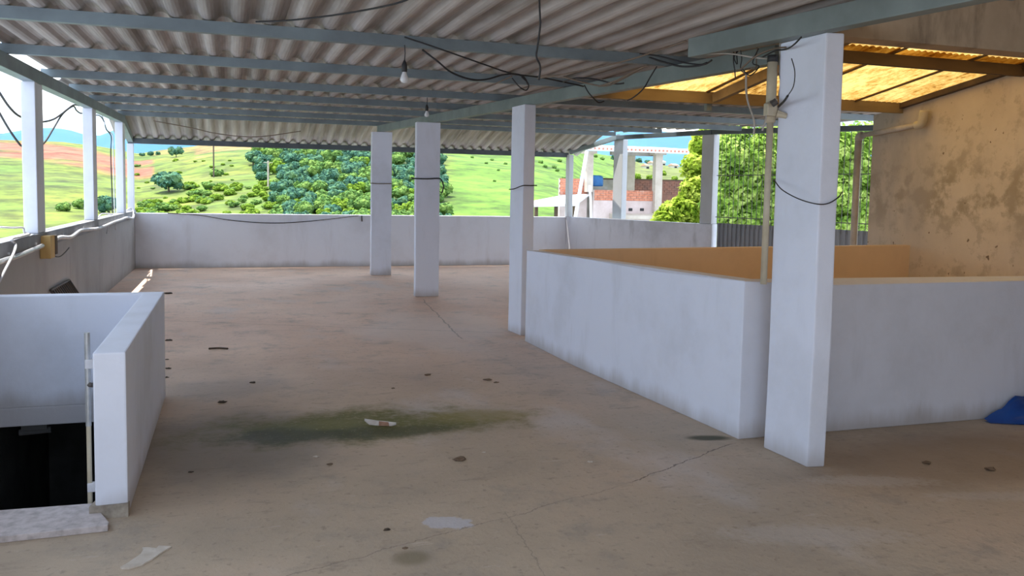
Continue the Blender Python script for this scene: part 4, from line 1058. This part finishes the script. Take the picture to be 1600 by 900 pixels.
Y2 = 31.
xa, xb = nz3(938, 290, Y2).x, nz3(1068, 290, Y2).x; za, zb_ = nz3(1000, 303, Y2).z, nz3(1000, 281.5, Y2).z
MB().box(xa, xb, Y2, Y2 + .15, za - 4, zb_).build('back_wall', M['brick_shaded'], bb); brick_wall(xa + .95, xb, za, zb_ - .06, Y2, M['brick_shaded'])
MB().box(xa, xb, Y2 - .03, Y2 + .18, zb_, zb_ + .05).build('back_wall_cap', M['wood'], bb)
MB().box(xa, nz3(976, 290, Y2).x, Y2 - .04, Y2, za - 1, zb_ - .01).build('plaster_patch', M['concrete'], bb)
for px, Y_, w, top, bot in ((920, YN + .1, .24, 236, 300), (984, Y2 - .2, .34, 236, 300), (1027.5, YN - .05, .28, 238, 332)):
    q = nz3(px, 270, Y_); MB().box(q.x - w / 2, q.x + w / 2, Y_ - .12, Y_ + .12, nz3(px, bot, Y_).z, nz3(px, top, Y_).z).build('column', M['column'], bb); colo = COL.objects[-1]
    MB().box(q.x - w / 2 - .1, q.x + w / 2 + .1, Y_ - .2, Y_ + .2, nz3(px, top + 4, Y_).z, nz3(px, top, Y_).z).build('column_head', M['column'], colo)
ra, rb = nz3(905, 236), nz3(1088, 238)
b = MB(); zr0, zr1 = nz3(960, 238).z, nz3(1000, 229.5).z
b.prism([(ra.x, 27.4), (rb.x, 27.4), (rb.x + .6, 32), (ra.x + .6, 32)], lambda x, y: zr0 + (y - 27.4) * .07, lambda x, y: zr0 + .16 + (y - 27.4) * .07)
b.build('roof_slab', M['roofwhite'], bb)
b = MB()
for i in range(30):
    xx = ra.x + (rb.x - ra.x) * i / 30; b.box(xx, xx + .05, 27.37, 27.4, zr0 + .05, zr0 + .11)
o = b.build('roof_bolt', M['brick'], bb); o['kind'] = 'stuff'
MB().box(nz3(960, 240).x, nz3(1040, 240).x, 28.2, 28.4, zr0 - .08, zr0 + .05).build('roof_beam', M['concrete'], bb)
for px in (961.5, 985, 1003):
    q = nz3(px, 327.5); MB().box(q.x - .075, q.x + .075, YN - .012, YN + .002, q.z - .05, q.z + .05).build('window', M['window_dark'], lw)
b = MB(); qa, qb = nz3(952, 338), nz3(1022, 334)
b.prism([(qa.x, 27.0), (qb.x, 27.0), (qb.x, 28), (qa.x, 28)], lambda x, y: nz3(985, 341).z, lambda x, y: nz3(985, 341).z + .12 + (y - 27) * .05)
b.build('awning', M['column'], bb)
tk = nz3(932, 281, 28.45)
o = empty('water_tank', (tk.x, 28.9, nz3(932, 291).z), 'blue plastic water tank on the brick building', 'tank')
hh = nz3(932, 272.5).z - nz3(932, 291).z
MB().lathe((tk.x, 28.9, nz3(932, 291).z), [(.40, 0), (.43, hh * .1), (.43, hh * .5), (.42, hh * .85), (.34, hh * .96), (.05, hh)], 14).build('tank', M['bluetank'], o, smooth=True)
MB().box(tk.x - .45, tk.x + .45, 28.45, 29.35, nz3(932, 291).z - 4, nz3(932, 291).z).build('stand', M['concrete'], o)
# lean-to roof beside it
sd = empty('lean_to', nz3(870, 330, 27), 'small lean-to with a white sheet roof left of the brick building', 'shed')
c1, c2, c3, c4 = nz3(833, 315, 26.5), nz3(880, 306, 28.2), nz3(922, 303.5, 28.2), nz3(899, 320.5, 26.5)
c0 = nz3(833, 322, 26.2)
pl = [c0, c4, c3, c2, c1]; n = 5; b = MB()
b.add([p - Vector((0, 0, .03)) for p in pl] + [p + Vector((0, 0, .03)) for p in pl], [tuple(range(n))[::-1], tuple(range(n, 2 * n))] + [(i, (i + 1) % n, n + (i + 1) % n, n + i) for i in range(n)])
b.build('roof', M['roofwhite'], sd)
for px in (838, 869, 898):
    q = nz3(px, 320, 26.7); MB().box(q.x - .05, q.x + .05, 26.65, 26.75, -9, q.z + .02).build('post', M['wood'], sd)
wp = [aty(917, 236, 20), aty(898, 345, 20)]
tag(MB().tube([wp[0], wp[1], wp[1] + (wp[1] - wp[0]) * 3], .05, 8).build('leaning_pole', M['roofwhite']), 'white pole leaning outside the right parapet before the brick building', 'pole')
wp = [aty(921, 290, 26), aty(923, 312, 26), aty(923.5, 340, 26)]
tag(MB().tube(wp + [wp[2] - Vector((0, 0, 6))], .045, 8).build('white_pipe', M['roofwhite']), 'thin white pipe on the corner of the brick building', 'pipe')

# ------------------------------------------------------------------ trees right outside the boundary
def near_tree(name, root, cl, n, size, mat, label, seed, trunk):
    o = empty(name, root, label, 'tree')
    me = leaf_mesh('leaves', [(c[0] - root[0], c[1] - root[1], c[2] - root[2], *c[3:]) for c in cl], n, size, M[mat], seed, .3, .35)
    l = link_mesh('leaves', me, o); l['kind'] = 'stuff'
    b = MB()
    for a in trunk: b.tube(a, [.12, .08, .04][:len(a)], 7)
    b.build('trunk', M['bark'], o); return o
def cc(px, py, Y, r_px, k=1.): 
    p = aty(px, py, Y); r_ = r_px * Y / (F_PX * .95); return (p.x, p.y, p.z, r_ * k, r_, r_)
cl = [cc(1072, 330, 19, 30), cc(1050, 335, 19, 24), cc(1088, 300, 19, 30), cc(1085, 262, 19.3, 24), cc(1100, 232, 19.5, 26), cc(1108, 275, 19.5, 30), cc(1040, 350, 19, 26), cc(1105, 320, 19, 40), cc(1098, 214, 19.6, 18), cc(1070, 372, 19, 40)]
q = aty(1095, 360, 19.3)
near_tree('leafy_tree', (q.x, q.y, -8), cl, 14000, .082, 'leaf_bright', 'bright yellow-green leafy tree left of the wide boundary post', 11, [[(q.x, q.y, -8), (q.x, q.y, -2), aty(1092, 280, 19.3)]])
cl = [cc(1140, 240, 17, 40), cc(1180, 250, 17, 45), cc(1150, 290, 17, 42), cc(1195, 300, 17, 46), cc(1130, 320, 17, 40), cc(1165, 345, 17, 46), cc(1210, 345, 17, 46), cc(1225, 270, 17, 46), cc(1150, 205, 17.2, 26), cc(1200, 215, 17, 30), cc(1240, 220, 17, 36)]
q = aty(1180, 360, 17.4)
near_tree('creeper_tree', (q.x, q.y, -8), cl, 24000, .072, 'leaf_vine', 'dense fresh-green tree behind the gate bars', 12, [[(q.x, q.y, -8), (q.x, q.y, -2), aty(1180, 280, 17.4)]])
cl = [cc(1310, 225, 15, 36), cc(1335, 260, 15, 40), cc(1310, 300, 15, 40), cc(1345, 320, 15, 44), cc(1320, 355, 15, 40), cc(1350, 220, 15, 40), cc(1375, 290, 15, 50)]
q = aty(1330, 360, 15.4)
near_tree('shaded_tree', (q.x, q.y, -8), cl, 11000, .07, 'leaf_vine', 'green tree seen between the nearest pillar and the house wall', 13, [[(q.x, q.y, -8), (q.x, q.y, -2), aty(1330, 280, 15.4)]])
